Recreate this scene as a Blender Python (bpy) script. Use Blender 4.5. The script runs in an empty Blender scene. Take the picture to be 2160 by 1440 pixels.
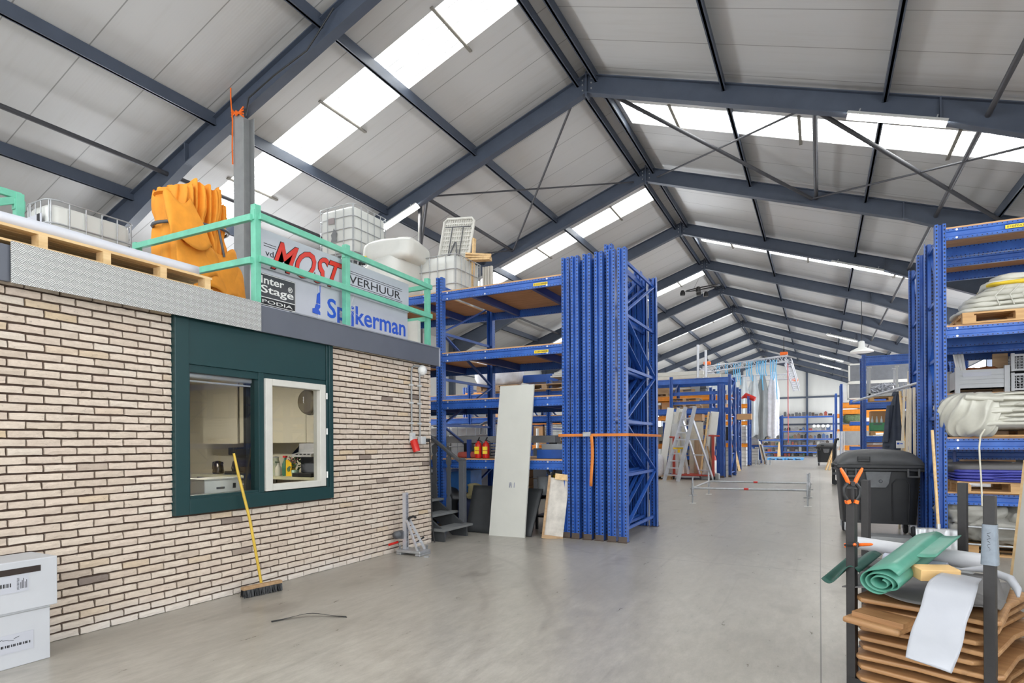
import bpy, bmesh, math, random
from mathutils import Vector, Matrix, Euler, noise
PI = math.pi
SC = bpy.context.scene
COL = SC.collection
# ---------------------------------------------------------------- camera
psi, rho = math.radians(27.33), .0055
Rv, Fv, Uv = Vector((math.cos(psi), math.sin(psi), 0)), Vector((-math.sin(psi), math.cos(psi), 0)), Vector((0, 0, 1))
cxv = Rv*math.cos(rho) - Uv*math.sin(rho)
cyv = Rv*math.sin(rho) + Uv*math.cos(rho)
cam_d = bpy.data.cameras.new('camera')
cam_d.sensor_width = 36; cam_d.sensor_fit = 'HORIZONTAL'
cam_d.lens = 36*1256/2160; cam_d.shift_y = 212.5/2160
cam_d.clip_start = .05; cam_d.clip_end = 300
cam = bpy.data.objects.new('camera', cam_d); COL.objects.link(cam)
m4 = Matrix((cxv, cyv, -Fv)).transposed().to_4x4()
m4.translation = (0, 0, 1.45)
cam.matrix_world = m4
SC.camera = cam
# ---------------------------------------------------------------- world, exposure
SKYLIGHT, TUBE, SKY, SIDE = 8.0, 60.0, 2.6, 8.0
W = bpy.data.worlds.new('sky'); SC.world = W; W.use_nodes = True
W.node_tree.nodes['Background'].inputs[0].default_value = (.93, .96, 1, 1)
W.node_tree.nodes['Background'].inputs[1].default_value = SKY
vs = SC.view_settings
vs.view_transform = 'Standard'; vs.look = 'None'; vs.gamma = 1; vs.use_curve_mapping = False
vs.exposure = 0.42
# ---------------------------------------------------------------- helpers
def lin(c): return tuple(((v/255)/12.92 if v/255 <= .04045 else ((v/255+.055)/1.055)**2.4) for v in c)
MATS = {}
def nodes(name):
    m = bpy.data.materials.new(name); m.use_nodes = True
    return m, m.node_tree.nodes, m.node_tree.links, m.node_tree.nodes['Principled BSDF']
def mth(nt, op, a, b=None, c=None, clamp=False):
    n = nt.nodes.new('ShaderNodeMath'); n.operation = op; n.use_clamp = clamp
    for i, v in enumerate((a, b, c)):
        if v is None: continue
        if isinstance(v, (int, float)): n.inputs[i].default_value = v
        else: nt.links.new(v, n.inputs[i])
    return n.outputs[0]
def mixc(nt, f, a, b, mode='MIX'):
    n = nt.nodes.new('ShaderNodeMix'); n.data_type = 'RGBA'; n.blend_type = mode
    for s, v in ((0, f), (6, a), (7, b)):
        if isinstance(v, (int, float)): n.inputs[s].default_value = v
        elif isinstance(v, tuple): n.inputs[s].default_value = v if len(v) == 4 else v+(1,)
        else: nt.links.new(v, n.inputs[s])
    return n.outputs[2]
def objco(nt): return nt.nodes.new('ShaderNodeTexCoord').outputs['Object']
def sep(nt, v):
    s = nt.nodes.new('ShaderNodeSeparateXYZ'); nt.links.new(v, s.inputs[0]); return s.outputs
def vscale(nt, v, s):
    n = nt.nodes.new('ShaderNodeMapping'); n.inputs['Scale'].default_value = s; nt.links.new(v, n.inputs[0]); return n.outputs[0]
def nz(nt, v, scale, detail=4, rough=.6):
    n = nt.nodes.new('ShaderNodeTexNoise'); n.inputs['Scale'].default_value = scale
    n.inputs['Detail'].default_value = detail; n.inputs['Roughness'].default_value = rough
    nt.links.new(v, n.inputs['Vector']); return n.outputs['Fac']
def ramp(nt, f, lo, hi):
    n = nt.nodes.new('ShaderNodeMapRange'); nt.links.new(f, n.inputs[0])
    n.inputs[1].default_value = lo; n.inputs[2].default_value = hi; return n.outputs[0]
def bumpn(nt, h, strength, dist, bs):
    b = nt.nodes.new('ShaderNodeBump'); b.inputs['Strength'].default_value = strength; b.inputs['Distance'].default_value = dist
    nt.links.new(h, b.inputs['Height']); nt.links.new(b.outputs[0], bs.inputs['Normal'])
def mat(name, rgb, rough=.5, metal=0, var=.12, scale=6, bump=0, stretch=(1, 1, 1), trans=0, alpha=1, spec=.5, coat=0):
    """plain surface with a little procedural wear; rgb in sRGB 0-255"""
    if name in MATS: return MATS[name]
    m, N, L, bs = nodes(name); nt = m.node_tree
    base = lin(rgb)
    v = vscale(nt, objco(nt), stretch)
    f = ramp(nt, nz(nt, v, scale), .3, .7)
    a = tuple(min(1, c*(1-var)) for c in base); b = tuple(min(1, c*(1+var)) for c in base)
    L.new(mixc(nt, f, a, b), bs.inputs['Base Color'])
    bs.inputs['Roughness'].default_value = rough; bs.inputs['Metallic'].default_value = metal
    bs.inputs['Specular IOR Level'].default_value = spec
    if trans: bs.inputs['Transmission Weight'].default_value = trans
    if alpha < 1: bs.inputs['Alpha'].default_value = alpha
    if bump: bumpn(nt, nz(nt, v, scale*4), bump, .01, bs)
    MATS[name] = m; return m
def emis(name, rgb, strength):
    m, N, L, bs = nodes(name)
    bs.inputs['Base Color'].default_value = lin(rgb)+(1,)
    bs.inputs['Emission Color'].default_value = lin(rgb)+(1,); bs.inputs['Emission Strength'].default_value = strength
    MATS[name] = m; return m
class B:
    """collects shapes into one mesh"""
    def __init__(s): s.v = []; s.f = []; s.sm = []; s.mi = []; s.cur = 0
    def add(s, vs, fs, smooth=False):
        o = len(s.v); s.v += [tuple(p) for p in vs]
        for f in fs: s.f.append(tuple(i+o for i in f)); s.sm.append(smooth); s.mi.append(s.cur)
        return s
    def box(s, x0, x1, y0, y1, z0, z1):
        return s.add([(x, y, z) for z in (z0, z1) for y in (y0, y1) for x in (x0, x1)],
                     [(0, 2, 3, 1), (4, 5, 7, 6), (0, 1, 5, 4), (2, 6, 7, 3), (0, 4, 6, 2), (1, 3, 7, 5)])
    def obox(s, c, size, rot=(0, 0, 0)):
        M = Euler(rot).to_matrix(); c = Vector(c); h = [v/2 for v in size]
        return s.add([c+M@Vector((x*h[0], y*h[1], z*h[2])) for z in (-1, 1) for y in (-1, 1) for x in (-1, 1)],
                     [(0, 2, 3, 1), (4, 5, 7, 6), (0, 1, 5, 4), (2, 6, 7, 3), (0, 4, 6, 2), (1, 3, 7, 5)])
    def bar(s, p0, p1, w, h, up=(0, 0, 1)):
        p0, p1 = Vector(p0), Vector(p1); d = (p1-p0).normalized(); u = Vector(up)
        if abs(d.dot(u)) > .98: u = Vector((0, 1, 0))
        a = d.cross(u).normalized(); b = a.cross(d)
        vs = [p+a*(x*w/2)+b*(y*h/2) for p in (p0, p1) for x, y in ((-1, -1), (1, -1), (1, 1), (-1, 1))]
        return s.add(vs, [(3, 2, 1, 0), (4, 5, 6, 7), (0, 1, 5, 4), (1, 2, 6, 5), (2, 3, 7, 6), (3, 0, 4, 7)])
    def path(s, pts, r, n=8, closed=False):
        pts = [Vector(p) for p in pts]; rings = []; k = len(pts)
        rs = r if isinstance(r, (list, tuple)) else [r]*k
        ref = None
        for i, p in enumerate(pts):
            a = pts[(i-1) % k] if closed or i > 0 else p
            b = pts[(i+1) % k] if closed or i < k-1 else p
            d = (b-a).normalized()
            if ref is None:
                ref = d.orthogonal().normalized()
            ref = (ref-d*ref.dot(d)).normalized()
            q = d.cross(ref)
            rings.append([p+(ref*math.cos(2*PI*j/n)+q*math.sin(2*PI*j/n))*rs[i] for j in range(n)])
        vs = [v for r_ in rings for v in r_]
        fs = []
        for i in range(k if closed else k-1):
            i2 = (i+1) % k
            for j in range(n): fs.append((i*n+j, i*n+(j+1) % n, i2*n+(j+1) % n, i2*n+j))
        s.add(vs, fs, True)
        if not closed: s.add(rings[0], [tuple(reversed(range(n)))]); s.add(rings[-1], [tuple(range(n))])
        return s
    def tube(s, p0, p1, r, n=10): return s.path([p0, p1], r, n)
    def lathe(s, prof, c=(0, 0, 0), n=20, axis='z'):
        vs = []
        for r, z in prof:
            for j in range(n):
                a = 2*PI*j/n; x, y = r*math.cos(a), r*math.sin(a)
                p = (x, y, z) if axis == 'z' else ((z, x, y) if axis == 'x' else (x, z, y))
                vs.append((c[0]+p[0], c[1]+p[1], c[2]+p[2]))
        fs = [(i*n+j, i*n+(j+1) % n, (i+1)*n+(j+1) % n, (i+1)*n+j) for i in range(len(prof)-1) for j in range(n)]
        s.add(vs, fs, True)
        if prof[0][0] > 1e-4: s.add(vs[:n], [tuple(reversed(range(n)))])
        if prof[-1][0] > 1e-4: s.add(vs[-n:], [tuple(range(n))])
        return s
    def prism(s, poly, axis, a0, a1):
        """poly of 2-D points extruded along axis ('x': (y,z), 'y': (x,z), 'z': (x,y))"""
        def P(p, a): return (a, p[0], p[1]) if axis == 'x' else ((p[0], a, p[1]) if axis == 'y' else (p[0], p[1], a))
        n = len(poly)
        vs = [P(p, a0) for p in poly]+[P(p, a1) for p in poly]
        fs = [tuple(range(n)), tuple(reversed(range(n, 2*n)))]+[(i, i+n, (i+1) % n+n, (i+1) % n) for i in range(n)]
        return s.add(vs, fs)
    def grid(s, nu, nv, fn, smooth=True, closeu=False):
        vs = [fn(i/(nu if closeu else nu-1), j/(nv-1)) for j in range(nv) for i in range(nu)]
        fs = []
        for j in range(nv-1):
            for i in range(nu if closeu else nu-1):
                i2 = (i+1) % nu
                fs.append((j*nu+i, j*nu+i2, (j+1)*nu+i2, (j+1)*nu+i))
        return s.add(vs, fs, smooth)
    def rbox(s, x0, x1, y0, y1, z0, z1, r, n=5):
        """box with rounded vertical edges"""
        pts = []
        for cx, cy, a0 in ((x1-r, y1-r, 0), (x0+r, y1-r, 90), (x0+r, y0+r, 180), (x1-r, y0+r, 270)):
            for i in range(n+1):
                a = math.radians(a0+90*i/n); pts.append((cx+r*math.cos(a), cy+r*math.sin(a)))
        k = len(pts); rr = min(r*.5, (z1-z0)*.25); cx, cy = (x0+x1)/2, (y0+y1)/2
        def ring(z, ins): return [(cx+(p[0]-cx)*(1-ins/(x1-x0)*2), cy+(p[1]-cy)*(1-ins/(y1-y0)*2), z) for p in pts]
        lay = [ring(z0, rr), ring(z0+rr*.3, rr*.3), ring(z0+rr, 0), ring(z1-rr, 0), ring(z1-rr*.3, rr*.3), ring(z1, rr)]
        vs = [v for l in lay for v in l]
        s.add(vs, [(i*k+j, i*k+(j+1) % k, (i+1)*k+(j+1) % k, (i+1)*k+j) for i in range(5) for j in range(k)], True)
        s.add(lay[0], [tuple(reversed(range(k)))]); s.add(lay[-1], [tuple(range(k))])
        return s
    def mesh(s, name, mats):
        me = bpy.data.meshes.new(name); me.from_pydata(s.v, [], s.f); me.update()
        for m in (mats if isinstance(mats, (list, tuple)) else [mats]): me.materials.append(m)
        me.polygons.foreach_set('use_smooth', s.sm); me.polygons.foreach_set('material_index', s.mi)
        bm = bmesh.new(); bm.from_mesh(me); bmesh.ops.recalc_face_normals(bm, faces=bm.faces); bm.to_mesh(me); bm.free()
        return me
    def build(s, name, mats, parent=None, loc=(0, 0, 0), rot=(0, 0, 0), bevel=0, solid=0, label=None):
        o = link(name, s.mesh(name, mats), parent, loc, rot)
        if bevel:
            b = o.modifiers.new('bevel', 'BEVEL'); b.width = bevel; b.segments = 2; b.limit_method = 'ANGLE'
        if solid:
            b = o.modifiers.new('solidify', 'SOLIDIFY'); b.thickness = solid; b.offset = 0
        if label: o['label'] = label
        return o
def link(name, me, parent=None, loc=(0, 0, 0), rot=(0, 0, 0)):
    o = bpy.data.objects.new(name, me); COL.objects.link(o); o.location = loc; o.rotation_euler = rot
    if parent: o.parent = parent
    return o
def tag(o, label, cat, group=None):
    o['label'] = label; o['category'] = cat
    if group: o['group'] = group
    return o
def struct(o, label=None, cat='structure'):
    o['kind'] = 'structure'
    if label: o['label'] = label; o['category'] = cat
    return o
def thing(name, label, cat, loc=(0, 0, 0), rz=0, group=None, rot=None):
    o = bpy.data.objects.new(name, None); COL.objects.link(o); o.empty_display_size = .1
    o.location = loc; o.rotation_euler = rot or (0, 0, rz)
    return tag(o, label, cat, group)
def dup(root, loc, rot, label, group=None, name=None):
    r = root.copy(); COL.objects.link(r); r.location = loc
    r.rotation_euler = rot if isinstance(rot, (tuple, list)) else (0, 0, rot)
    r['label'] = label
    if group: r['group'] = group
    def kids(a, b):
        for ch in list(a.children):
            c = ch.copy(); COL.objects.link(c); c.parent = b; kids(ch, c)
    kids(root, r)
    return r
def lettering(s, origin, U, V, w, h, m, parent=None, bold=0, shear=0, name='lettering', depth=.002, smallcaps=None):
    """writing as a thin raised mesh filling a w x h box in the plane (U right, V up)"""
    cu = bpy.data.curves.new(name, 'FONT'); cu.body = s; cu.offset = bold; cu.shear = shear; cu.extrude = .02; cu.resolution_u = 3
    o = bpy.data.objects.new(name, cu); COL.objects.link(o)
    bpy.context.view_layer.update()
    dg = bpy.context.evaluated_depsgraph_get()
    me = bpy.data.meshes.new_from_object(o.evaluated_get(dg))
    bpy.data.objects.remove(o); bpy.data.curves.remove(cu)
    xs = [v.co.x for v in me.vertices]; ys = [v.co.y for v in me.vertices]
    x0, x1, y0, y1 = min(xs), max(xs), min(ys), max(ys)
    U, V, O = Vector(U), Vector(V), Vector(origin); Nn = U.cross(V)
    for v in me.vertices:
        v.co = O+U*((v.co.x-x0)/(x1-x0)*w)+V*((v.co.y-y0)/(y1-y0)*h)+Nn*(v.co.z/.02*depth)
    me.materials.clear(); me.materials.append(m)
    return link(name, me, parent)
rnd = random.Random(7)
# ---------------------------------------------------------------- special materials
def m_floor():
    m, N, L, bs = nodes('concrete'); nt = m.node_tree
    co = objco(nt); x, y, z = sep(nt, co)
    big = ramp(nt, nz(nt, vscale(nt, co, (1, .45, 1)), .55, 5, .65), .32, .68)
    fine = nz(nt, vscale(nt, co, (1.6, .5, 1)), 7, 6, .75)
    c = mixc(nt, big, lin((160, 155, 145)), lin((187, 182, 173)))
    c = mixc(nt, ramp(nt, fine, .3, .72), mixc(nt, .7, c, lin((128, 122, 112))), c)
    dark = ramp(nt, nz(nt, vscale(nt, co, (1.3, .8, 1)), 1.5, 3, .5), .62, .74)
    c = mixc(nt, mth(nt, 'MULTIPLY', dark, .5), c, lin((112, 104, 95)))
    # worn wheel tracks along the aisle
    tr = ramp(nt, nz(nt, vscale(nt, co, (9, .22, 1)), 1.0, 4, .6), .60, .70)
    sw = N.new('ShaderNodeTexWave'); sw.wave_type = 'RINGS'; sw.rings_direction = 'Z'; sw.inputs['Scale'].default_value = .55
    sw.inputs['Distortion'].default_value = 3; sw.inputs['Detail'].default_value = 3; sw.inputs['Detail Scale'].default_value = .6
    mp = N.new('ShaderNodeMapping'); mp.inputs['Location'].default_value = (6, -3, 0); L.new(co, mp.inputs[0]); L.new(mp.outputs[0], sw.inputs['Vector'])
    ring = mth(nt, 'MULTIPLY', ramp(nt, sw.outputs['Fac'], .94, 1.0), ramp(nt, nz(nt, co, .5, 2), .48, .62))
    c = mixc(nt, mth(nt, 'MAXIMUM', mth(nt, 'MULTIPLY', tr, .22), mth(nt, 'MULTIPLY', ring, .22)), c, lin((112, 106, 98)))
    # sawn joints
    jx = mth(nt, 'LESS_THAN', mth(nt, 'ABSOLUTE', mth(nt, 'SUBTRACT', mth(nt, 'PINGPONG', mth(nt, 'SUBTRACT', x, 0.0), 4.0), 0.0)), .0045)
    jy = mth(nt, 'LESS_THAN', mth(nt, 'ABSOLUTE', mth(nt, 'SUBTRACT', mth(nt, 'PINGPONG', mth(nt, 'SUBTRACT', y, 7.4), 5.0), 0.0)), .004)
    c = mixc(nt, mth(nt, 'MULTIPLY', mth(nt, 'MAXIMUM', jx, jy), .75), c, lin((60, 56, 52)))
    L.new(c, bs.inputs['Base Color'])
    L.new(mth(nt, 'ADD', mth(nt, 'MULTIPLY', fine, .22), .2), bs.inputs['Roughness'])
    bs.inputs['Specular IOR Level'].default_value = .6
    bumpn(nt, fine, .12, .01, bs)
    return m
def m_ceiling():
    m, N, L, bs = nodes('roof_panel'); nt = m.node_tree
    co = objco(nt); x, y, z = sep(nt, co)
    t = mth(nt, 'FRACT', mth(nt, 'ADD', mth(nt, 'SUBTRACT', y, 8.72), 100.0))
    seam = mth(nt, 'LESS_THAN', mth(nt, 'ABSOLUTE', mth(nt, 'SUBTRACT', t, .5)), .009)
    dirt = ramp(nt, nz(nt, vscale(nt, co, (.25, 3, .25)), 2.2, 5, .7), .5, .8)
    rib = mth(nt, 'SINE', mth(nt, 'MULTIPLY', y, 2*PI*20))
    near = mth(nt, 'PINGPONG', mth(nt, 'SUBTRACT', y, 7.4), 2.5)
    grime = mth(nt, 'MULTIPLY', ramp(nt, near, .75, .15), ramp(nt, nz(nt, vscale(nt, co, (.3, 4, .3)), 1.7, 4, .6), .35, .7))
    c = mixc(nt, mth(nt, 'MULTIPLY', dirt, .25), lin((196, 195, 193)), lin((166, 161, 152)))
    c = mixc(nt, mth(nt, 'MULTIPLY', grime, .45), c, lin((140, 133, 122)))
    c = mixc(nt, mth(nt, 'MULTIPLY', seam, .7), c, lin((110, 108, 104)))
    L.new(c, bs.inputs['Base Color']); bs.inputs['Roughness'].default_value = .38
    bumpn(nt, rib, .03, .004, bs)
    return m
def m_skylight():
    m, N, L, bs = nodes('rooflight_sheet'); nt = m.node_tree
    co = objco(nt)
    st = nz(nt, vscale(nt, co, (.15, 9, .15)), 3.2, 5, .7)
    sp = ramp(nt, nz(nt, vscale(nt, co, (1, 2, 1)), 5, 5, .7), .62, .72)
    f = mth(nt, 'MULTIPLY', ramp(nt, st, .25, .7), mth(nt, 'SUBTRACT', 1.0, mth(nt, 'MULTIPLY', sp, .35)))
    c = mixc(nt, f, lin((205, 212, 214)), lin((255, 255, 252)))
    L.new(c, bs.inputs['Base Color']); L.new(c, bs.inputs['Emission Color'])
    x, y, z = sep(nt, co)
    wv = mth(nt, 'FRACT', mth(nt, 'MULTIPLY', mth(nt, 'ADD', y, mth(nt, 'MULTIPLY', nz(nt, co, .8, 2), .02)), 5.4))
    line = mth(nt, 'MULTIPLY', mth(nt, 'LESS_THAN', wv, .13), ramp(nt, nz(nt, vscale(nt, co, (.6, 4, .6)), 2.0, 4, .7), .42, .5))
    spot = ramp(nt, nz(nt, vscale(nt, co, (1, 2.2, 1)), 9, 5, .7), .61, .66)
    smear = mth(nt, 'MULTIPLY', ramp(nt, nz(nt, vscale(nt, co, (.25, 7, .25)), 2.6, 5, .7), .50, .60), .86)
    dirt = mth(nt, 'MAXIMUM', mth(nt, 'MAXIMUM', line, spot), smear)
    f = mth(nt, 'SUBTRACT', 1.0, mth(nt, 'MULTIPLY', dirt, .962))
    L.new(mth(nt, 'MULTIPLY', f, SKYLIGHT), bs.inputs['Emission Strength'])
    return m
def m_holes(name, kind):
    """blue enamelled steel with punched rows; kind 'post' or 'beam' reads the part's own coordinates"""
    m, N, L, bs = nodes(name); nt = m.node_tree
    co = objco(nt); x, y, z = sep(nt, co)
    ax, ay, az = (mth(nt, 'ABSOLUTE', q) for q in (x, y, z))
    if kind == 'post':
        row = mth(nt, 'LESS_THAN', mth(nt, 'ABSOLUTE', mth(nt, 'SUBTRACT', ax, .042)), .009)
        side = mth(nt, 'MULTIPLY', mth(nt, 'GREATER_THAN', ax, .057), mth(nt, 'LESS_THAN', mth(nt, 'ABSOLUTE', mth(nt, 'ADD', y, .02)), .006))
        per = mth(nt, 'LESS_THAN', mth(nt, 'FRACT', mth(nt, 'MULTIPLY', z, 20.0)), .46)
        hole = mth(nt, 'MULTIPLY', mth(nt, 'MAXIMUM', row, side), per)
    else:
        row = mth(nt, 'LESS_THAN', mth(nt, 'ABSOLUTE', mth(nt, 'SUBTRACT', az, .057)), .0055)
        per = mth(nt, 'LESS_THAN', mth(nt, 'FRACT', mth(nt, 'MULTIPLY', x, 20.0)), .28)
        hole = mth(nt, 'MULTIPLY', row, per)
    f = ramp(nt, nz(nt, co, 3, 5, .65), .3, .7)
    c = mixc(nt, f, lin((36, 80, 160)), lin((56, 106, 190)))
    sc = ramp(nt, nz(nt, vscale(nt, co, (3, 3, .6)), 9, 5, .7), .73, .78)
    c = mixc(nt, mth(nt, 'MULTIPLY', sc, .5), c, lin((150, 165, 190)))
    L.new(mixc(nt, hole, c, lin((10, 12, 24))), bs.inputs['Base Color'])
    bs.inputs['Roughness'].default_value = .36
    return m
def m_brick():
    m, N, L, bs = nodes('brick'); nt = m.node_tree
    co = objco(nt); x, y, z = sep(nt, co)
    g = N.new('ShaderNodeNewGeometry'); r = g.outputs['Random Per Island']
    cr = N.new('ShaderNodeValToRGB'); L.new(r, cr.inputs[0])
    el = cr.color_ramp.elements
    el[0].position = 0; el[0].color = lin((112, 104, 100))+(1,)
    el[1].position = 1; el[1].color = lin((224, 212, 197))+(1,)
    for p, c in ((.016, (150, 136, 126)), (.028, (210, 194, 177)), (.3, (222, 207, 190)), (.55, (216, 200, 184)), (.60, (216, 194, 162)), (.64, (220, 203, 187)), (.85, (228, 213, 196))):
        e = el.new(p); e.color = lin(c)+(1,)
    f = ramp(nt, nz(nt, vscale(nt, co, (1, 1, 2)), 26, 5, .7), .3, .7)
    c = mixc(nt, mth(nt, 'MULTIPLY', f, .3), cr.outputs[0], lin((150, 130, 112)))
    crk = ramp(nt, nz(nt, vscale(nt, co, (1, 1, 2.4)), 15, 6, .8), .60, .66)
    c = mixc(nt, mth(nt, 'MULTIPLY', crk, .45), c, lin((110, 95, 84)))
    salt = mth(nt, 'MULTIPLY', ramp(nt, mth(nt, 'ADD', z, mth(nt, 'MULTIPLY', nz(nt, co, 2.5), .35)), .34, .14), .6)
    c = mixc(nt, salt, c, lin((226, 222, 216)))
    L.new(c, bs.inputs['Base Color']); bs.inputs['Roughness'].default_value = .9
    bumpn(nt, nz(nt, vscale(nt, co, (1, 1, 2)), 40, 6, .75), .5, .012, bs)
    return m
def m_plate():
    m, N, L, bs = nodes('checker_plate'); nt = m.node_tree
    co = objco(nt); x, y, z = sep(nt, co)
    u = mth(nt, 'MULTIPLY', mth(nt, 'ADD', y, z), .7071); v = mth(nt, 'MULTIPLY', mth(nt, 'SUBTRACT', y, z), .7071)
    K = 1/.042
    cu = mth(nt, 'FLOOR', mth(nt, 'MULTIPLY', u, K)); cv = mth(nt, 'FLOOR', mth(nt, 'MULTIPLY', v, K))
    par = mth(nt, 'PINGPONG', mth(nt, 'ADD', cu, cv), 1.0)
    su = mth(nt, 'SINE', mth(nt, 'MULTIPLY', u, 2*PI*K*4)); sv = mth(nt, 'SINE', mth(nt, 'MULTIPLY', v, 2*PI*K*4))
    h = mth(nt, 'ADD', mth(nt, 'MULTIPLY', su, par), mth(nt, 'MULTIPLY', sv, mth(nt, 'SUBTRACT', 1.0, par)))
    h = ramp(nt, h, -.1, .6)
    c = mixc(nt, h, lin((150, 150, 148)), lin((236, 236, 234)))
    c = mixc(nt, mth(nt, 'MULTIPLY', par, .15), c, lin((120, 120, 118)))
    L.new(c, bs.inputs['Base Color']); bs.inputs['Metallic'].default_value = .3; bs.inputs['Roughness'].default_value = .42
    bumpn(nt, h, .8, .004, bs)
    return m
def m_wood(name, a, b, scale=14, axis=0, rough=.65):
    m, N, L, bs = nodes(name); nt = m.node_tree
    s = [10, 10, 10]; s[axis] = .8
    v = vscale(nt, objco(nt), tuple(s))
    f = ramp(nt, nz(nt, v, scale*.12, 5, .65), .3, .7)
    k = ramp(nt, nz(nt, objco(nt), 7, 3, .5), .68, .75)
    c = mixc(nt, f, lin(a), lin(b)); c = mixc(nt, mth(nt, 'MULTIPLY', k, .35), c, lin(tuple(q*.5 for q in a)))
    L.new(c, bs.inputs['Base Color']); bs.inputs['Roughness'].default_value = rough
    bumpn(nt, nz(nt, v, scale*.3, 4), .15, .01, bs)
    MATS[name] = m; return m
def m_glass():
    m = bpy.data.materials.new('window_glass'); m.use_nodes = True; nt = m.node_tree; N, L = nt.nodes, nt.links
    N.clear(); o = N.new('ShaderNodeOutputMaterial'); mx = N.new('ShaderNodeMixShader'); t = N.new('ShaderNodeBsdfTransparent')
    g = N.new('ShaderNodeBsdfGlossy'); g.inputs['Roughness'].default_value = .01; fr = N.new('ShaderNodeFresnel'); fr.inputs[0].default_value = 1.5
    t.inputs[0].default_value = (.9, .91, .9, 1)
    ge = N.new('ShaderNodeNewGeometry')
    L.new(mth(nt, 'MULTIPLY', mth(nt, 'MULTIPLY', fr.outputs[0], 1.3, clamp=True), mth(nt, 'SUBTRACT', 1.0, ge.outputs['Backfacing'])), mx.inputs[0]); L.new(t.outputs[0], mx.inputs[1]); L.new(g.outputs[0], mx.inputs[2]); L.new(mx.outputs[0], o.inputs[0])
    return m
FLOOR, CEIL, SKYL, POST, BEAM, BRICK, PLATE, GLASS = m_floor(), m_ceiling(), m_skylight(), m_holes('blue_post_steel', 'post'), m_holes('blue_beam_steel', 'beam'), m_brick(), m_plate(), m_glass()
BLUE = mat('blue_steel', (42, 88, 170), .4, var=.14, scale=4)
NAVY = mat('navy_steel', (42, 66, 130), .45)
STEEL = mat('roof_steel', (70, 78, 92), .45, var=.1, scale=3)
STEELB = mat('brace_steel', (66, 66, 70), .5, var=.15)
GALV = mat('galvanised', (176, 178, 180), .38, .6, var=.15, scale=12)
ALU = mat('aluminium', (206, 208, 214), .32, .55, var=.08)
ORANGE = mat('orange_beam', (226, 138, 30), .45)
MORTAR = mat('mortar', (84, 68, 58), .95, var=.25, scale=30, bump=.4)
FASCIA = mat('dark_fascia', (92, 96, 106), .5, var=.06, scale=2)
GREEN = mat('dark_green_paint', (24, 58, 60), .38, var=.06, scale=2)
RAILG = mat('mint_rail_paint', (108, 186, 158), .45, var=.12, scale=8)
WHITE = mat('white_paint', (232, 232, 228), .4, var=.03)
OFFW = mat('off_white', (204, 202, 194), .5, var=.05)
BLACK = mat('black_plastic', (34, 35, 37), .42, var=.15)
BLACKM = mat('black_metal', (40, 38, 38), .45, var=.2, scale=20)
RUBBER = mat('black_rubber', (52, 54, 56), .6, var=.15)
DGREY = mat('dark_grey', (84, 86, 90), .5, var=.08)
MGREY = mat('mid_grey', (150, 152, 152), .5, var=.06)
LGREY = mat('light_grey', (196, 198, 198), .5, var=.05)
TANK = mat('tank_plastic', (212, 213, 208), .35, var=.04, scale=2)
RED = mat('red_paint', (196, 34, 24), .35, var=.08)
REDB = mat('red_oxide', (170, 60, 46), .5)
YEL = mat('yellow_paint', (240, 196, 30), .45)
YELLAB = mat('yellow_label', (250, 216, 50), .5, var=.02)
INK = mat('black_ink', (28, 28, 32), .5, var=.02)
BLUEINK = mat('blue_ink', (44, 88, 196), .4, var=.03)
REDINK = mat('red_ink', (214, 52, 40), .4, var=.1, scale=2)
SIGNW = mat('sign_board', (188, 190, 198), .35, var=.05, scale=2)
OFLAG = mat('orange_clip', (240, 110, 30), .4)
PINE = m_wood('pine', (206, 168, 116), (232, 202, 152), axis=1)
PINEX = m_wood('pine_boards', (196, 156, 104), (226, 192, 140), axis=0)
PALLETW = m_wood('pallet_wood', (176, 132, 84), (216, 176, 122), axis=0)
OLDW = m_wood('weathered_wood', (150, 118, 84), (190, 158, 120), axis=0)
CHIP = m_wood('shelf_chipboard', (186, 140, 96), (214, 172, 124), scale=24, axis=0)
TRAYW = m_wood('varnished_wood', (150, 108, 70), (194, 150, 104), axis=0, rough=.45)
CARD = mat('cardboard', (196, 152, 108), .8, var=.06)
WCARD = mat('white_cardboard', (192, 194, 198), .65, var=.04, scale=2)
TARP = mat('grey_tarp', (196, 194, 182), .42, var=.1, scale=5)
TARPD = mat('dull_tarp', (148, 146, 138), .45, var=.15, scale=5)
OFAB = mat('orange_fabric', (232, 150, 42), .75, var=.14, scale=4, bump=.1)
# ---------------------------------------------------------------- room shell
RX, RZ, SL = -4.5, 9.6, .35                # ridge position, height of roof underside, slope
XL, XR, YF, YB = -14.7, 5.7, 62.9, -8.0
def rz(x): return RZ-SL*abs(x-RX)
struct(B().box(XL-.3, XR+.3, YB, YF+.3, -.12, 0).build('floor', FLOOR))
strips = {-1: [], 1: []}
for k in range(-3, 12):
    Y = 7.4+5*k
    strips[-1 if k % 2 == 0 else 1].append((Y+1.3, Y+2.36, k))
b = B()
for sd in (-1, 1):
    x0, x1 = RX, (XL-.25 if sd < 0 else XR+.25)
    def slab(xa, xb, ya, yb):
        b.prism([(xa, rz(xa)), (xb, rz(xb)), (xb, rz(xb)+.09), (xa, rz(xa)+.09)], 'y', ya, yb)
    y = YB
    for a, e, k in strips[sd]:
        if a < YB: y = e; continue
        slab(x0, x1, y, a)
        xa, xb = RX+sd*.34, RX+sd*9.0
        slab(x0, xa, a, e); slab(xb, x1, a, e)
        y = e
    slab(x0, x1, y, YF)
struct(b.build('ceiling', CEIL))
n = 0
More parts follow.
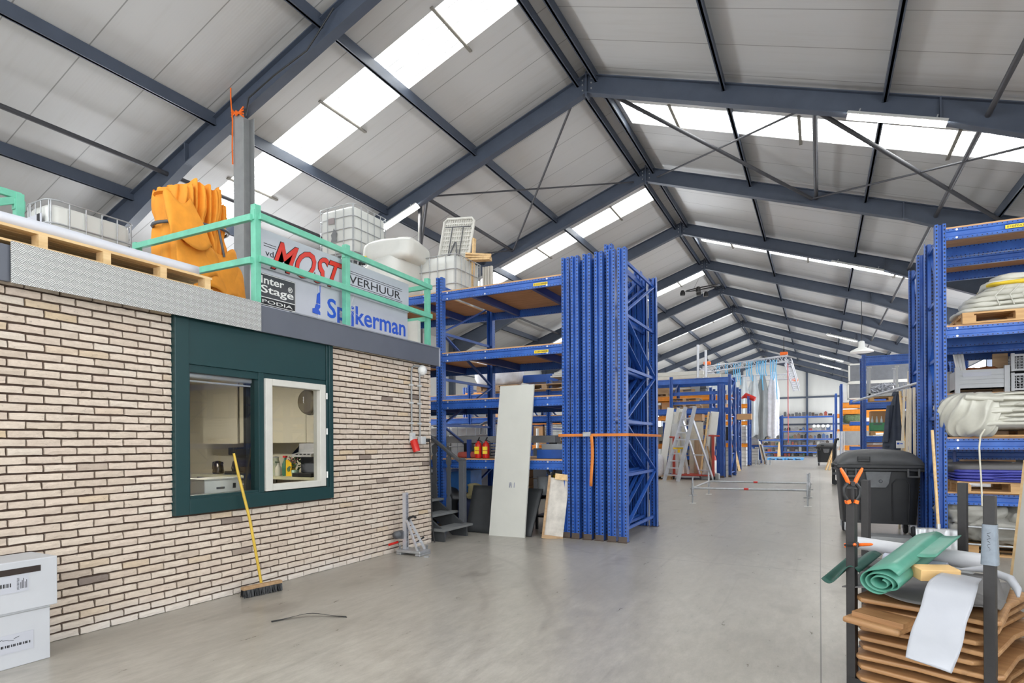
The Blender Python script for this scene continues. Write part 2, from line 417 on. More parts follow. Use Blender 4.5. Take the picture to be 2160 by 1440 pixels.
for sd in (-1, 1):
    for a, e, k in strips[sd]:
        if a < YB or a > 58: continue
        n += 1
        xa, xb = RX+sd*.34, RX+sd*9.0
        nn = 18
        pts = [(xa, rz(xa)+.03), (xb, rz(xb)+.03), (xb, rz(xb)+.05), (xa, rz(xa)+.05)]
        w = B().prism(pts, 'y', a, e).build('window_%d' % n, SKYL)
        struct(w)
        for dx in (1.5, 4.15, 6.85):
            x = RX+sd*dx
            B().bar((x, a-.08, rz(x)-.01), (x, e+.2, rz(x)-.01), .06, .03).build('glazing_bar', mat('bar_grey', (128, 124, 116), .75, spec=.1), w)
wl = mat('wall_sheet', (206, 206, 202), .5, var=.05, scale=1, stretch=(1, 1, .2))
struct(B().box(XL-.2, XL, YB, YF, 0, rz(XL)).build('wall_left', wl))
struct(B().box(XR, XR+.2, YB, YF, 0, rz(XR)).build('wall_right', wl))
struct(B().prism([(XL, 0), (XR, 0), (XR, rz(XR)), (RX, RZ), (XL, rz(XL))], 'y', YF, YF+.2).build('wall_back', wl))
# glowing window strips added in the side walls to brighten the hall
SIDEM = emis('side_glow_pane', (246, 250, 255), SIDE); SIDEF = emis('added_dim_pane', (246, 250, 255), 4.5)
for i, (xx, sd) in enumerate(((XL, 1), (XR, -1))):
    w = B().box(xx-.02*sd, xx+.03*sd, YB+1, YF-1, 2.2, 2.25).box(xx-.02*sd, xx+.03*sd, YB+1, YF-1, 4.55, 4.6).build('window_%d' % (n+1+i), STEEL); struct(w)
    for k in range(14):
        y = YB+1+k*4.95
        if (sd < 0 and 4 < y < 20) or (sd > 0 and (15 < y < 36 or y < 6)): continue
        B().box(min(xx, xx+.015*sd), max(xx, xx+.015*sd), y+.08, y+4.85, 2.25, 4.55).build('pane', SIDEF if y < 6 else SIDEM, w)
B().box(XR-.015, XR, 14.0, 14.9, 2.2, 3.7).build('pane', SIDEM, w)
# gable steelwork
g = B()
for x in (-11, -6.8, -1.05, 3.2): g.box(x-.09, x+.09, YF-.2, YF, 0, rz(x)-.2)
for z in (3.0, 5.55): g.box(XL, XR, YF-.12, YF, z-.08, z+.08)
struct(g.build('trim_1', STEEL))
# ---------------------------------------------------------------- portal frames and purlins
ORD = ['nearest', 'second', 'third', 'fourth', 'fifth', 'sixth', 'seventh', 'eighth', 'ninth', 'tenth', 'eleventh', 'twelfth']
def rafter_poly(sd):
    t = .10
    xs = [RX, RX+sd*6.35, RX+sd*10.15]
    top = [rz(x)-t for x in xs]; dep = [.42, .42, .78]
    return xs, top, dep
pf = None
for k in range(12):
    Y = 7.4+5*k
    lab = 'dark grey steel portal frame, %s from the camera' % ORD[k] if k else 'dark grey steel portal frame nearest the camera, crossing above the brick office'
    if pf is None:
        pf = thing('portal_frame', lab, 'roof frame', (0, Y, 0), 0, 'portal frames of the hall')
        for sd in (-1, 1):
            xs, top, dep = rafter_poly(sd); q = B()
            for i in (0, 1):
                x0, x1 = xs[i], xs[i+1]; d0, d1 = dep[i], dep[i+1]
                q.prism([(x0, top[i]), (x1, top[i+1]), (x1, top[i+1]-.02), (x0, top[i]-.02)], 'y', -.09, .09)
                q.prism([(x0, top[i]-d0+.02), (x1, top[i+1]-d1+.02), (x1, top[i+1]-d1), (x0, top[i]-d0)], 'y', -.09, .09)
                q.prism([(x0, top[i]-.02), (x1, top[i+1]-.02), (x1, top[i+1]-d1+.02), (x0, top[i]-d0+.02)], 'y', -.012, .012)
            for x in (xs[1],):   # splice stiffener
                q.box(x-.012, x+.012, -.09, .09, rz(x)-.10-.42, rz(x)-.10)
            q.build('rafter', STEEL, pf)
            xe = RX+sd*10.05
            B().box(xe-.11, xe+.11, -.09, .09, 0, rz(xe)-.1).build('column', STEEL, pf)
        q = B().box(RX-.02, RX+.02, -.09, .09, RZ-.60, RZ-.06)
        q.build('apex_plate', STEEL, pf)
        q = B()
        for dx in (-.1, .1):
            for dz in (.2, .3, .42): q.lathe([(.018, -.03), (.018, .03)], (RX+dx, 0, RZ-dz), 6, 'y')
        q.build('bolt_row', GALV, pf)
    else:
        dup(pf, (0, Y, 0), 0, lab)
PW = ['first', 'second', 'third']
def purlin(x, lab, w=.085, h=.24):
    q = B().box(x-.02, x+.02, .2, 62.7, rz(x)-h, rz(x)-.012)
    q.box(x-w/2, x+w/2, .2, 62.7, rz(x)-h, rz(x)-h+.012)
    tag(q.build('purlin', STEEL), lab, 'purlin', 'purlins under the roof')
for sd, nm in ((-1, 'left'), (1, 'right')):
    purlin(RX+sd*.21, 'long steel ridge purlin on the %s side of the roof ridge' % nm)
    for i, dx in enumerate((2.85, 5.55, 8.15)):
        purlin(RX+sd*dx, 'long steel purlin under the %s roof slope, %s one down from the ridge' % (nm, PW[i]))
    x = RX+sd*7.0
    tag(B().tube((x, .2, rz(x)-.33), (x, 62.7, rz(x)-.33), .045).build('tie_tube', STEELB), 'thin dark tie tube running lengthwise under the %s roof slope between two purlins' % nm, 'tie tube', 'lengthwise tie tubes')
    x = RX+sd*4.45
    tag(B().tube((x, 12.4, rz(x)-.3), (x, 17.4, rz(x)-.3), .05).build('bracing_strut', STEELB), 'short dark strut tube in the cross braced bay of the %s roof slope' % nm, 'bracing strut')
    X = [RX+sd*.35, RX+sd*4.35, RX+sd*8.4]
    for (a, e, r, la) in ((0, 1, .042 if sd > 0 else .028, 'upper, falling away from the ridge'), (1, 0, .022, 'upper, climbing toward the ridge'),
                       (1, 2, .042, 'lower, falling toward the eaves'), (2, 1, .022, 'lower, climbing from the eaves')):
        zz = lambda x: rz(x)-.36
        q = B().tube((X[a], 12.5, zz(X[a])), (X[e], 17.3, zz(X[e])), r)
        tag(q.build('bracing_rod', STEELB), 'diagonal roof brace on the %s slope, %s' % (nm, la), 'roof brace', 'diagonal roof braces')
# ---------------------------------------------------------------- light fittings
TUBEM = emis('fluorescent_tube', (255, 252, 244), TUBE)
def light_fit(x, Y, lab, first=[]):
    ang = -math.atan(SL) if x > RX else math.atan(SL)
    z = rz(x)-.56
    if first: return dup(first[0], (x, Y, z), (0, -ang if x < RX else math.atan(SL), 0), lab)
    t = thing('light_fitting', lab, 'light fitting', (x, Y, z), 0, 'fluorescent fittings under the rafters', rot=(0, math.atan(SL), 0))
    B().prism([(-.13, -.03), (-.05, .05), (.05, .05), (.13, -.03), (.12, -.035), (.045, .035), (-.045, .035), (-.12, -.035)], 'x', -.78, .78).build('reflector', WHITE, t)
    for y in (-.05, .05): B().tube((-.72, y, -.02), (.72, y, -.02), .02).build('tube', TUBEM, t)
    for x_ in (-.6, .6): B().tube((x_, 0, .04), (x_, 0, .12), .012).build('hanger', GALV, t)
    first.append(t); return t
for x, Y, lab in ((1.2, 12.4, 'large lit fluorescent fitting hanging from the second portal frame on the right'),
                  (-9.75, 12.4, 'lit fluorescent fitting at the left behind the upper white tank'),
                  (1.1, 22.4, 'lit fluorescent fitting on the right under the fourth portal frame'),
                  (1.1, 37.4, 'small distant fluorescent fitting on the right under the seventh portal frame'),
                  (.75, 47.4, 'tiny lit fluorescent fitting far down on the right, upper of the farthest two'),
                  (.75, 52.4, 'tiny lit fluorescent fitting far down on the right, lowest of all'),
                  (-9.75, 22.4, 'fluorescent fitting on the left slope over the racks, under the fourth frame'),
                  (-9.75, 32.4, 'fluorescent fitting on the left slope over the racks, under the sixth frame')):
    light_fit(x, Y-.12, lab)
t = thing('pendant_lamp', 'small white bell pendant lamp above the grey speaker boxes', 'lamp', (1.5, 27.4, 4.95))
B().lathe([(.42, 0), (.40, .06), (.12, .2), (.1, .42), (.05, .45)], n=20).build('shade', WHITE, t)
B().tube((0, 0, .45), (0, 0, rz(1.5)-.5-4.95), .012, 6).build('cord', BLACK, t)
B().lathe([(.0, .02), (.1, .05), (.1, .1), (0, .14)], n=12).build('bulb', emis('bulb_glow', (255, 250, 240), 6), t)
# ---------------------------------------------------------------- brick office
OX = -5.02                                    # face of the brickwork
WY0, WY1, WZ0, WZ1 = 3.255, 5.15, .822, 2.58  # outer edge of the green window surround
b = B()
b.cur = 0
for y0, y1, z0, z1 in ((.3, WY0, 0, 2.6), (WY1, 7.13, 0, 2.6), (WY0, WY1, 0, WZ0)): b.box(OX-.12, OX-.020, y0, y1, z0, z1)
b.box(-8.9, OX-.12, 7.03, 7.13, 0, 2.6)
b.box(-10.4, OX-.12, .3, .4, 0, 2.6); b.box(-10.5, -10.4, .3, 7.1, 0, 2.6)
b.cur = 1
r2 = random.Random(3)
def brick(y0, y1, z0, z1):
    pr = OX+r2.uniform(-.002, .005)
    nu, nv = 5, 3; gx = []
    for j in range(nv):
        for i in range(nu):
            u, v = i/(nu-1), j/(nv-1)
            e = (u in (0, 1)) or (v in (0, 1))
            y = y0+(y1-y0)*u+r2.uniform(-.0025, .0025); z = z0+(z1-z0)*v+r2.uniform(-.003, .003)
            gx.append((pr+noise.noise((y*14, z*25, pr*300))*.005+.0025*(1-v)-(.003 if e else 0), y, z))
    k = len(gx)
    bk = [(OX-.03, y0, z0), (OX-.03, y1, z0), (OX-.03, y1, z1), (OX-.03, y0, z1)]
    fs = [(j*nu+i, j*nu+i+1, (j+1)*nu+i+1, (j+1)*nu+i) for j in range(nv-1) for i in range(nu-1)]
    o = (nv-1)*nu
    fs += [tuple(list(range(nu))[::-1])+(k, k+1), tuple(range(o, o+nu))+(k+2, k+3), (0, k, k+3, o, nu), (nu-1, o-1+0 if False else nu*2-1, o+nu-1, k+2, k+1)]
    b.add(gx+bk, fs)
row, z = 0, .004
while z < 2.57:
    y = .3-(.111 if row % 2 else 0)-r2.uniform(0, .012)
    while y < 7.14:
        L_ = .21+r2.uniform(-.004, .002)
        a, e = max(y, .3), min(y+L_, 7.14)
        inwin = z+.05 > WZ0+.005
        segs = [(a, e)]
        if inwin:
            segs = []
            if a < WY0-.02: segs.append((a, min(e, WY0-.003)))
            if e > WY1+.02: segs.append((max(a, WY1+.003), e))
        for s0, s1 in segs:
            if s1-s0 > .02: brick(s0, s1, z, z+.0465)
        y += L_+.0135
    row += 1; z += .0625
# bricks returning on the end wall
z, row = .004, 0
while z < 2.57:
    x = OX
    first = .1 if row % 2 else .21
    while x > -7.0:
        L_ = first; first = .21
        b.obox((x-L_/2-.002, 7.135, z+.025), (L_, .03, .05), (0, 0, r2.uniform(-.01, .01)))
        x -= L_+.011
    z += .0625; row += 1
struct(b.build('wall_office', [MORTAR, BRICK]), 'pale brick front wall of the office', 'wall')
struct(B().box(-10.4, -4.97, .2, 7.2, 2.60, 2.80).build('ceiling_office', mat('deck', (150, 148, 144), .7)))
struct(B().box(-10.4, OX-.12, .4, 7.03, .0, .02).build('floor_office', mat('lino', (120, 118, 112), .5)))
# fascia
q = B().box(-4.96, -4.925, 4.06, 7.24, 2.565, 2.82).box(-4.96, -4.925, 4.06, 7.24, 2.82, 2.824)
q.box(-8.9, -4.96, 7.205, 7.24, 2.565, 2.82)
fa = struct(q.build('trim_2', FASCIA))
B().box(-5.0, -4.915, 4.5, 7.24, 2.822, 2.836).build('capping', mat('lead_cap', (150, 154, 160), .45, .4, var=.2), fa)
B().box(-4.93, -4.915, 7.225, 7.246, 2.56, 2.835).build('corner_bead', ALU, fa)
struct(B().box(-4.96, -4.925, .2, 2.05, 2.57, 2.82).build('trim_3', FASCIA))
t = tag(B().box(-4.906, -4.898, 2.045, 4.095, 2.56, 2.845).build('checker_plate', PLATE), 'silvery checker plate panel covering the fascia above the window', 'metal plate')
# window
win = thing('window_office', 'dark green framed office window with white casement', 'window', (0, 0, 0)); win['kind'] = 'structure'
X0 = -4.975
q = B().box(OX-.1, X0, WY0, 3.385, WZ0, WZ1).box(OX-.1, X0, 5.09, WY1, WZ0, WZ1).box(OX-.1, X0, 3.385, 5.09, WZ0, .955)
q.box(OX-.1, X0-.012, 5.055, 5.09, .955, 2.58)
q.build('surround', GREEN, win, bevel=.004)
B().box(OX-.1, X0-.012, 3.387, 5.045, 2.165, 2.58).build('top_panel', GREEN, win, bevel=.003)
q = B().box(OX-.1, X0-.03, 3.385, 3.412, .955, 2.165).box(OX-.1, X0-.03, 3.412, 4.14, 2.095, 2.165).box(OX-.1, X0-.03, 3.412, 4.14, .955, .985)
q.box(OX-.1, X0-.02, 4.14, 4.203, .955, 2.165).box(OX-.1, X0-.03, 4.203, 5.055, 2.115, 2.165)
q.box(OX-.1, X0-.02, 3.385, 5.055, .945, .962)
q.build('sash_frame', GREEN, win, bevel=.003)
B().box(-5.062, -5.056, 3.41, 4.142, .98, 2.1).build('pane', GLASS, win)
q = B()
for a, e, c, d in ((4.208, 4.29, .968, 2.112), (4.945, 5.03, .968, 2.112), (4.29, 4.945, .968, 1.035), (4.29, 4.945, 2.045, 2.112)): q.box(OX-.06, X0+.004, a, e, c, d)
cs = q.build('casement', OFFW, win, bevel=.006)
B().box(-5.03, -5.024, 4.285, 4.95, 1.03, 2.05).build('pane', GLASS, cs)
for zz in (1.06, 1.55, 1.95): B().tube((X0+.006, 5.042, zz), (X0+.006, 5.042, zz+.07), .009).build('hinge', WHITE, cs)
for y0 in (3.386,):
    bl = B().rbox(-5.16, -5.075, 3.40, 4.135, 2.055, 2.115, .02).box(-5.15, -5.09, 3.405, 4.12, 2.02, 2.034).build('roller_blind', ALU)
    tag(bl, 'rolled up white blind at the top of the left office pane', 'blind')
B().box(-5.2, OX-.1, 3.40, 5.06, .93, .955).build('sill', mat('sill', (200, 198, 190), .5), win)
B().box(-5.16, -5.12, 4.09, 4.15, .955, 2.1).build('mullion_lining', BLACK, win)
# interior: kitchen against the end wall
INW = mat('kitchen_wall', (206, 200, 184), .6, var=.03, scale=1)
q = B().box(-10.38, -10.3, .42, 7.02, .02, 2.58).box(-10.3, OX-.13, 6.99, 7.02, .02, 2.58).box(-10.3, OX-.13, .42, .45, .02, 2.58)
q.box(-10.3, OX-.13, .42, 7.02, 2.55, 2.585)
struct(q.build('wall_kitchen', INW))
il = thing('office_fill_lamp', 'added ceiling lamp that brightens the brick office interior', 'lamp', (-7.4, 4.6, 2.49))  # lamp added to light the interior behind the office panes
B().box(-.6, .6, -.15, .15, 0, .05).build('housing', WHITE, il); B().box(-.55, .55, -.12, .12, -.01, 0).build('diffuser', emis('office_glow', (255, 247, 232), 85), il)
KX0, KX1 = -9.3, -5.4
kc = thing('kitchen_cabinet', 'low kitchen cabinet run under the pale worktop in the office', 'cabinet', (KX0, 6.4, .02))
KW = m_wood('dark_laminate', (104, 92, 80), (130, 118, 104), axis=2)
B().box(0, KX1-KX0, .06, .58, .1, .89).build('body', KW, kc)
for i in range(6):
    d = B().box(.02+i*.64, .62+i*.64, .04, .06, .12, .88).build('door', KW, kc)
    B().box(.5+i*.64, .6+i*.64, .02, .04, .78, .8).build('handle', ALU, d)
tag(B().box(KX0, KX1, 6.36, 6.985, .91, .95).build('worktop', mat('worktop', (190, 186, 160), .4)), 'pale kitchen worktop seen through the office window', 'worktop')
uc = thing('wall_cabinet', 'row of pale wall cabinets above the office worktop', 'cabinet', (-8.45, 6.62, 1.452))
UCM = mat('cream_laminate', (206, 200, 182), .4, var=.02)
B().box(0, 3.0, .02, .365, 0, 1.08).build('body', UCM, uc)
for i in range(4):
    B().box(.005+i*.75, .745+i*.75, 0, .018, .01, 1.07).build('door', UCM, uc)
struct(B().box(KX0-.02, -8.47, 6.59, 6.615, 1.45, 2.53).build('wall_lining', INW), 'plain wall panel left of the wall cabinets in the office', 'panel')
wc = thing('wall_clock', 'round wall clock seen through the casement', 'clock', (-6.87, 6.57, 2.08))
B().lathe([(.17, .03), (.19, 0), (.17, -.03), (.155, -.03)], n=28, axis='y').build('rim', mat('clock_rim', (112, 104, 86), .4), wc)
B().lathe([(.16, -.020), (0, -.020)], n=28, axis='y').build('face', WHITE, wc)
B().bar((0, -.02, 0), (-.07, -.02, -.05), .01, .004, (0, 1, 0)).build('hand', INK, wc); B().bar((0, -.02, 0), (-.02, -.02, .11), .008, .004, (0, 1, 0)).build('hand', INK, wc)
def on_top(x, y): return (x, y, .95)
t = thing('kettle', 'dark steel kettle on the office worktop, left end', 'kettle', on_top(-9.02, 6.65))
B().lathe([(.085, 0), (.09, .03), (.075, .17), (.055, .2), (.02, .215)], n=20).build('body', mat('dark_steel', (90, 86, 84), .25, .8), t)
B().path([(-.06, 0, .2), (-.13, 0, .19), (-.14, 0, .08), (-.09, 0, .03)], .012).build('handle', BLACK, t)
B().bar((.06, 0, .15), (.11, 0, .185), .03, .03).build('spout', BLACK, t)
t = thing('coffee_maker', 'black filter coffee maker behind the broom tip', 'coffee maker', on_top(-8.42, 6.65))
B().box(-.28, .22, -.13, .13, 0, .05).build('base', BLACK, t, bevel=.01); B().box(-.02, .2, -.12, .12, .05, .42).build('tower', BLACK, t, bevel=.01)
B().box(-.22, .0, -.1, .1, .32, .44).build('brew_head', BLACK, t, bevel=.01)
B().lathe([(.075, .05), (.09, .1), (.07, .2), (.06, .22)], (-.13, 0, 0), 16).build('jug', mat('smoked_glass', (50, 46, 44), .1), t)
t = thing('thermos_jug', 'slim dark handled jug beside the window mullion', 'jug', on_top(-8.12, 6.7))
B().lathe([(.06, 0), (.065, .15), (.05, .26), (.03, .29)], n=16).build('body', mat('jug_steel', (170, 168, 160), .3, .6), t); B().path([(-.05, 0, .25), (-.12, 0, .24), (-.12, 0, .1), (-.06, 0, .06)], .012).build('handle', BLACK, t)
t = thing('glass_jar', 'clear storage jar on the worktop just right of the mullion', 'jar', on_top(-7.70, 6.7))
B().lathe([(.06, 0), (.06, .2), (.045, .24), (.045, .27)], n=16).build('body', mat('jar_glass', (170, 176, 158), .1), t); B().lathe([(.05, .27), (.05, .29), (0, .3)], n=16).build('lid', MGREY, t)
t = thing('soap_dispenser', 'white soap pump bottle on the office worktop', 'dispenser', on_top(-7.53, 6.6))
B().lathe([(.045, 0), (.05, .03), (.05, .12), (.02, .16), (.015, .2)], n=16).build('bottle', OFFW, t); B().bar((0, 0, .2), (-.06, 0, .21), .025, .02).build('pump', mat('pump_green', (70, 90, 70), .4), t)
t = thing('spray_bottle', 'tall green cleaning bottle beside the yellow box', 'bottle', on_top(-7.38, 6.6))
B().lathe([(.04, 0), (.045, .02), (.045, .18), (.02, .24), (.02, .28)], n=14).build('body', mat('bottle_green', (64, 116, 92), .4), t); B().box(-.03, .03, -.02, .02, .28, .31).build('cap', RED, t)
t = thing('carton', 'bright yellow drink carton on the office worktop', 'carton', on_top(-7.26, 6.6))
B().box(-.06, .06, -.04, .04, 0, .25).build('box', YEL, t); B().lathe([(.0, -.043), (.035, -.043), (.035, -.04)], (0, 0, .1), 16, 'y').build('emblem', mat('emblem_green', (90, 120, 50), .5), t)
t = thing('plant_pot', 'small flowering plant in a pale green pot', 'plant', on_top(-7.06, 6.5))
B().lathe([(.045, 0), (.06, .1), (.055, .1), (.04, .02)], n=16).build('pot', mat('pot_green', (150, 180, 160), .4), t)
q = B()
for i in range(40):
    a, r_, hh = r2.uniform(0, 6.28), r2.uniform(.01, .11), r2.uniform(.12, .3)
    q.obox((r_*math.cos(a), r_*math.sin(a), hh), (.05, .03, .004), (r2.uniform(-1, 1), r2.uniform(-1, 1), a))
q.build('leaves', mat('foliage', (70, 96, 60), .6), t)
q = B()
for i in range(14):
    a, r_ = r2.uniform(0, 6.28), r2.uniform(.02, .1); q.lathe([(0, -.014), (.014, 0), (0, .014)], (r_*math.cos(a), r_*math.sin(a), r2.uniform(.2, .32)), 6)
q.build('flowers', mat('petal', (196, 120, 130), .6), t)
t = thing('espresso_machine', 'silver and dark espresso machine at the right end of the worktop', 'coffee machine', on_top(-6.84, 6.62))
B().box(-.2, .2, -.2, .2, 0, .06).build('drip_tray', BLACK, t, bevel=.01); B().box(-.18, .2, -.05, .2, .06, .42).build('body', mat('machine_grey', (96, 100, 110), .4), t, bevel=.015)
B().prism([(-.2, .3), (-.08, .3), (-.05, .5), (-.02, .5), (.18, .46), (.18, .42), (-.2, .34)], 'x', -.2, .2).build('front_panel', ALU, t)
for i in range(4): B().box(-.12+i*.08, -.07+i*.08, -.2, -.19, .33, .345).build('button', INK, t)
t = thing('desk', 'pale desk just inside the left office pane', 'desk', (-5.95, 3.6, 0))
B().box(-.45, .45, -.9, 1.1, .89, .93).build('desktop', mat('desk_top', (186, 170, 156), .5), t)
for x_ in (-.4, .4):
    for y_ in (-.8, 1.0): B().box(x_-.025, x_+.025, y_-.025, y_+.025,   .02, .89).build('leg', MGREY, t)
t = thing('printer', 'boxy white label printer on the desk behind the left pane', 'printer', (-5.56, 4.05, .935))
B().box(-.16, .16, -.22, .2, 0, .15).build('body', WHITE, t, bevel=.01); B().box(-.17, .17, -.23, .21, .15, .165).build('lid', OFFW, t, bevel=.004)
B().box(.16, .166, -.09, 0, .06, .08).build('slot', DGREY, t); B().box(.16, .166, .1, .13, .06, .11).build('switch', INK, t)
tag(B().path([(-5.5, 3.46, .95), (-5.45, 3.52, 1.0), (-5.4, 3.58, 1.02), (-5.42, 3.64, 1.0), (-5.5, 3.70, .95)], .018).build('headphone_band', BLACK), 'black headphone band on the desk by the lower left of the pane', 'headphones')
tag(B().path([(-5.5, 4.26, .95), (-5.45, 4.36, 1.0), (-5.42, 4.46, 1.02), (-5.45, 4.56, 1.0), (-5.5, 4.62, .95)], .012).build('cable_loop', BLACK), 'loop of dark cable right of the white printer', 'cable')
# ---------------------------------------------------------------- fittings on the brick wall
t = thing('power_socket', 'red industrial power socket on the brick wall near the corner', 'socket', (OX+.01, 6.66, 1.47))
B().box(0, .05, -.045, .045, -.02, .07).build('housing', LGREY, t, bevel=.01); B().lathe([(.05, 0), (.055, .16), (.045, .17)], n=16).build('plug_shroud', RED, t, loc=(.085, .02, -.14), rot=(.1, -.3, 0))
B().box(0, .05, -.035, .035, .07, .12).build('gland', LGREY, t)
t = thing('socket_box', 'small grey socket box right of the red socket', 'socket', (OX+.01, 6.86, 1.43))
B().box(0, .07, -.05, .06, 0, .11).build('housing', LGREY, t, bevel=.008); B().box(.05, .1, .05, .12, .03, .08).build('plug', BLACK, t, bevel=.008)
def conduit(y, pts, lab):
    t = thing('conduit', lab, 'conduit', (0, 0, 0), 0, 'grey conduits on the brick wall')
    B().path(pts, .012).build('pipe', MGREY, t)
    for z_ in (1.72, 2.0, 2.25): B().box(OX, OX+.035, y-.03, y+.03, z_-.012, z_+.012).build('clip', LGREY, t)
conduit(6.66, [(OX+.022, 6.66, 1.58), (OX+.022, 6.66, 2.42), (OX+.022, 6.675, 2.49), (OX+.022, 6.73, 2.52), (OX+.022, 6.95, 2.53)], 'grey conduit rising from the red socket and bending right under the fascia')
conduit(6.85, [(OX+.022, 6.85, 1.54), (OX+.022, 6.85, 2.44)], 'straight grey conduit from the round wall light down to the grey socket box')
t = thing('wall_light', 'round white bulkhead light near the top of the brick corner', 'wall light', (OX+.01, 6.9, 2.475))
B().lathe([(.07, 0), (.07, .04), (.05, .07), (0, .075)], n=20, axis='x').build('dome', WHITE, t); B().lathe([(.075, 0), (.075, .03), (.07, .03)], n=20, axis='x').build('base', LGREY, t)
tag(B().path([(OX+.06, 6.97, 1.48), (OX+.05, 7.05, 1.46), (OX+.04, 7.07, 1.2), (OX+.045, 7.09, .8), (OX+.04, 7.10, .4), (OX+.05, 7.12, .15), (OX+.06, 7.14, .01)], .01).build('power_cable', BLACK), 'black cable hanging down the brick corner from the grey socket box', 'cable')
# ---------------------------------------------------------------- on the office roof
RZF = 2.82
def railing(name, lab, posts, rails):
    t = thing(name, lab, 'railing', (0, 0, 0))
    for p in posts:
        q = B().box(p[0]-.035, p[0]+.035, p[1]-.035, p[1]+.035, p[2], p[3]).box(p[0]-.028, p[0]+.028, p[1]-.045, p[1]+.045, p[3]-.16, p[3]-.06)
        q.build('post', RAILG, t, bevel=.004)
    for a, e in rails: B().bar(a, e, .045, .065).build('rail', RAILG, t, bevel=.004)
railing('guard_rail', 'mint green guard rail around the office roof edge in front of the signs',
        [(-5.05, 4.16, RZF, 3.86), (-5.05, 5.45, RZF, 3.83), (-5.05, 7.12, RZF, 3.83), (-6.95, 4.10, RZF, 3.76)],
        [((-5.0, 4.16, 3.74), (-5.0, 7.15, 3.70)), ((-5.0, 4.16, 3.31), (-5.0, 7.15, 3.28)),
         ((-5.05, 4.11, 3.72), (-6.97, 4.08, 3.71)), ((-5.05, 4.11, 3.29), (-6.97, 4.08, 3.29)),
         ((-5.05, 7.10, 3.70), (-6.6, 7.10, 3.70)), ((-5.05, 7.10, 3.24), (-6.6, 7.10, 3.24))])
railing('guard_rail', 'short piece of mint green rail at the far left edge above the pallet',
        [(-6.8, 2.90, RZF, 3.85)], [((-6.8, 2.92, 3.83), (-6.8, 1.2, 3.83)), ((-6.8, 2.87, 3.78), (-6.8, 2.3, 3.50))])
# long timber pallet with white sheet
t = thing('long_pallet', 'long timber pallet lying along the office roof edge at the left', 'pallet', (-4.92, 0, 2.846))
q = B()
for i in range(9): q.box(-.95+i*.105, -.86+i*.105, .3, 3.59, .105, .125)
q.build('deck', PINE, t)
for i, y in enumerate((3.54, 3.13, 2.68, 2.25, 1.5)):
    for x in (-.06, -.5, -.9): B().box(x-.05, x+.05, y-.028, y+.028, .016, .105).build('block', PINE, t)
B().box(-.10, -.01, .3, 3.59, 0, .016).box(-.55, -.45, .3, 3.59, 0, .016).box(-.94, -.84, .3, 3.59, 0, .016).build('bottom_board', PINE, t)
q = B()
def shf(u, v):
    y = .3+3.2*v; x = -5.82+.80*u
    return (x+.03, y, 3.02+.012*noise.noise((x*2, y*1.5, 0))+.05*(1-u)*0)
tag(q.grid(8, 30, shf).build('plastic_sheet', mat('white_sheet', (206, 208, 216), .35, var=.03), solid=.075), 'flat white sheet lying on top of the long timber pallet', 'sheet')
# IBC tanks
def ibc(name, lab, x0, y0, z0, lx, ly, h, pallet=True, rows=5, cols=(4, 5), tank_h=None, lid=True, group='caged white liquid tanks', body=True):
    t = thing(name, lab, 'tank', (x0, y0, z0), 0, group)
    pz = .13 if pallet else 0
    if pallet:
        q = B().box(0, lx, 0, ly, .10, .13)
        for x in (0, lx/2-.05, lx-.1):
            for y in (0, ly/2-.05, ly-.1): q.box(x, x+.1, y, y+.1, 0, .1)
        q.build('pallet_base', GALV, t)
    th = tank_h or h
    if body: B().rbox(.03, lx-.03, .03, ly-.03, pz+.01, th-.03, .10).build('tank', TANK, t)
    q = B(); r = .11
    def loop(z):
        pts = []
        for cx, cy, a0 in ((lx-r, ly-r, 0), (r, ly-r, 90), (r, r, 180), (lx-r, r, 270)):
            for i in range(4):
                a = math.radians(a0+30*i); pts.append((cx+r*math.cos(a), cy+r*math.sin(a), z))
        return pts
    for i in range(rows): q.path(loop(pz+.03+(h-pz-.03)*i/(rows-1)), .010, 6, True)
    for i in range(cols[0]+1):
        x = r*.4+(lx-.8*r)*i/cols[0]; e = .03 if i in (0, cols[0]) else 0
        for y in (e, ly-e): q.tube((x, y, pz), (x, y, h), .008, 6)
    for i in range(cols[1]+1):
        y = r*.4+(ly-.8*r)*i/cols[1]; e = .03 if i in (0, cols[1]) else 0
        for x in (e, lx-e): q.tube((x, y, pz), (x, y, h), .008, 6)
    q.build('cage', GALV, t)
    if lid: B().lathe([(.09, 0), (.09, .035), (.08, .045), (0, .05)], (lx/2, ly/2, th-.035), 16).build('lid', BLACK, t)
    return t
t = ibc('liquid_tank', 'caged tank with a label lying behind the long pallet at the far left', -8.56, 3.70, RZF, .56, 1.0, 1.52, rows=6)
B().box(.06, .44, -.012, -.006, 1.12, 1.36).build('label', SIGNW, t); B().box(.30, .40, -.016, -.012, 1.14, 1.2).build('label_strip', YELLAB, t); B().box(.34, .4, -.016, -.012, 1.22, 1.36).build('label_strip', INK, t)
t = ibc('liquid_tank', 'tall caged white tank, upper of the two stacked behind the signs', -9.26, 9.17, 5.16, .96, 1.08, 1.12)
q = B().box(.30, .46, -.012, -.006, .78, .90); q.build('label', mat('label_grey', (150, 140, 140), .6), t)
q = B().prism([(.36, .40), (.52, .40), (.52, .44), (.50, .46), (.53, .56), (.50, .62), (.44, .68), (.43, .62), (.37, .56), (.39, .48)], 'y', -.012, -.006); q.build('printed_mark', mat('mark_grey', (120, 122, 124), .6), t)
B().lathe([(.07, -.12), (.07, .02), (.05, .03)], (.96, .25, .06), 14).build('valve', BLACK, t)
ibc('liquid_tank', 'lower caged tank under the tall one, mostly hidden by the green rail post', -9.28, 9.15, 4.0, .98, 1.1, 1.14)
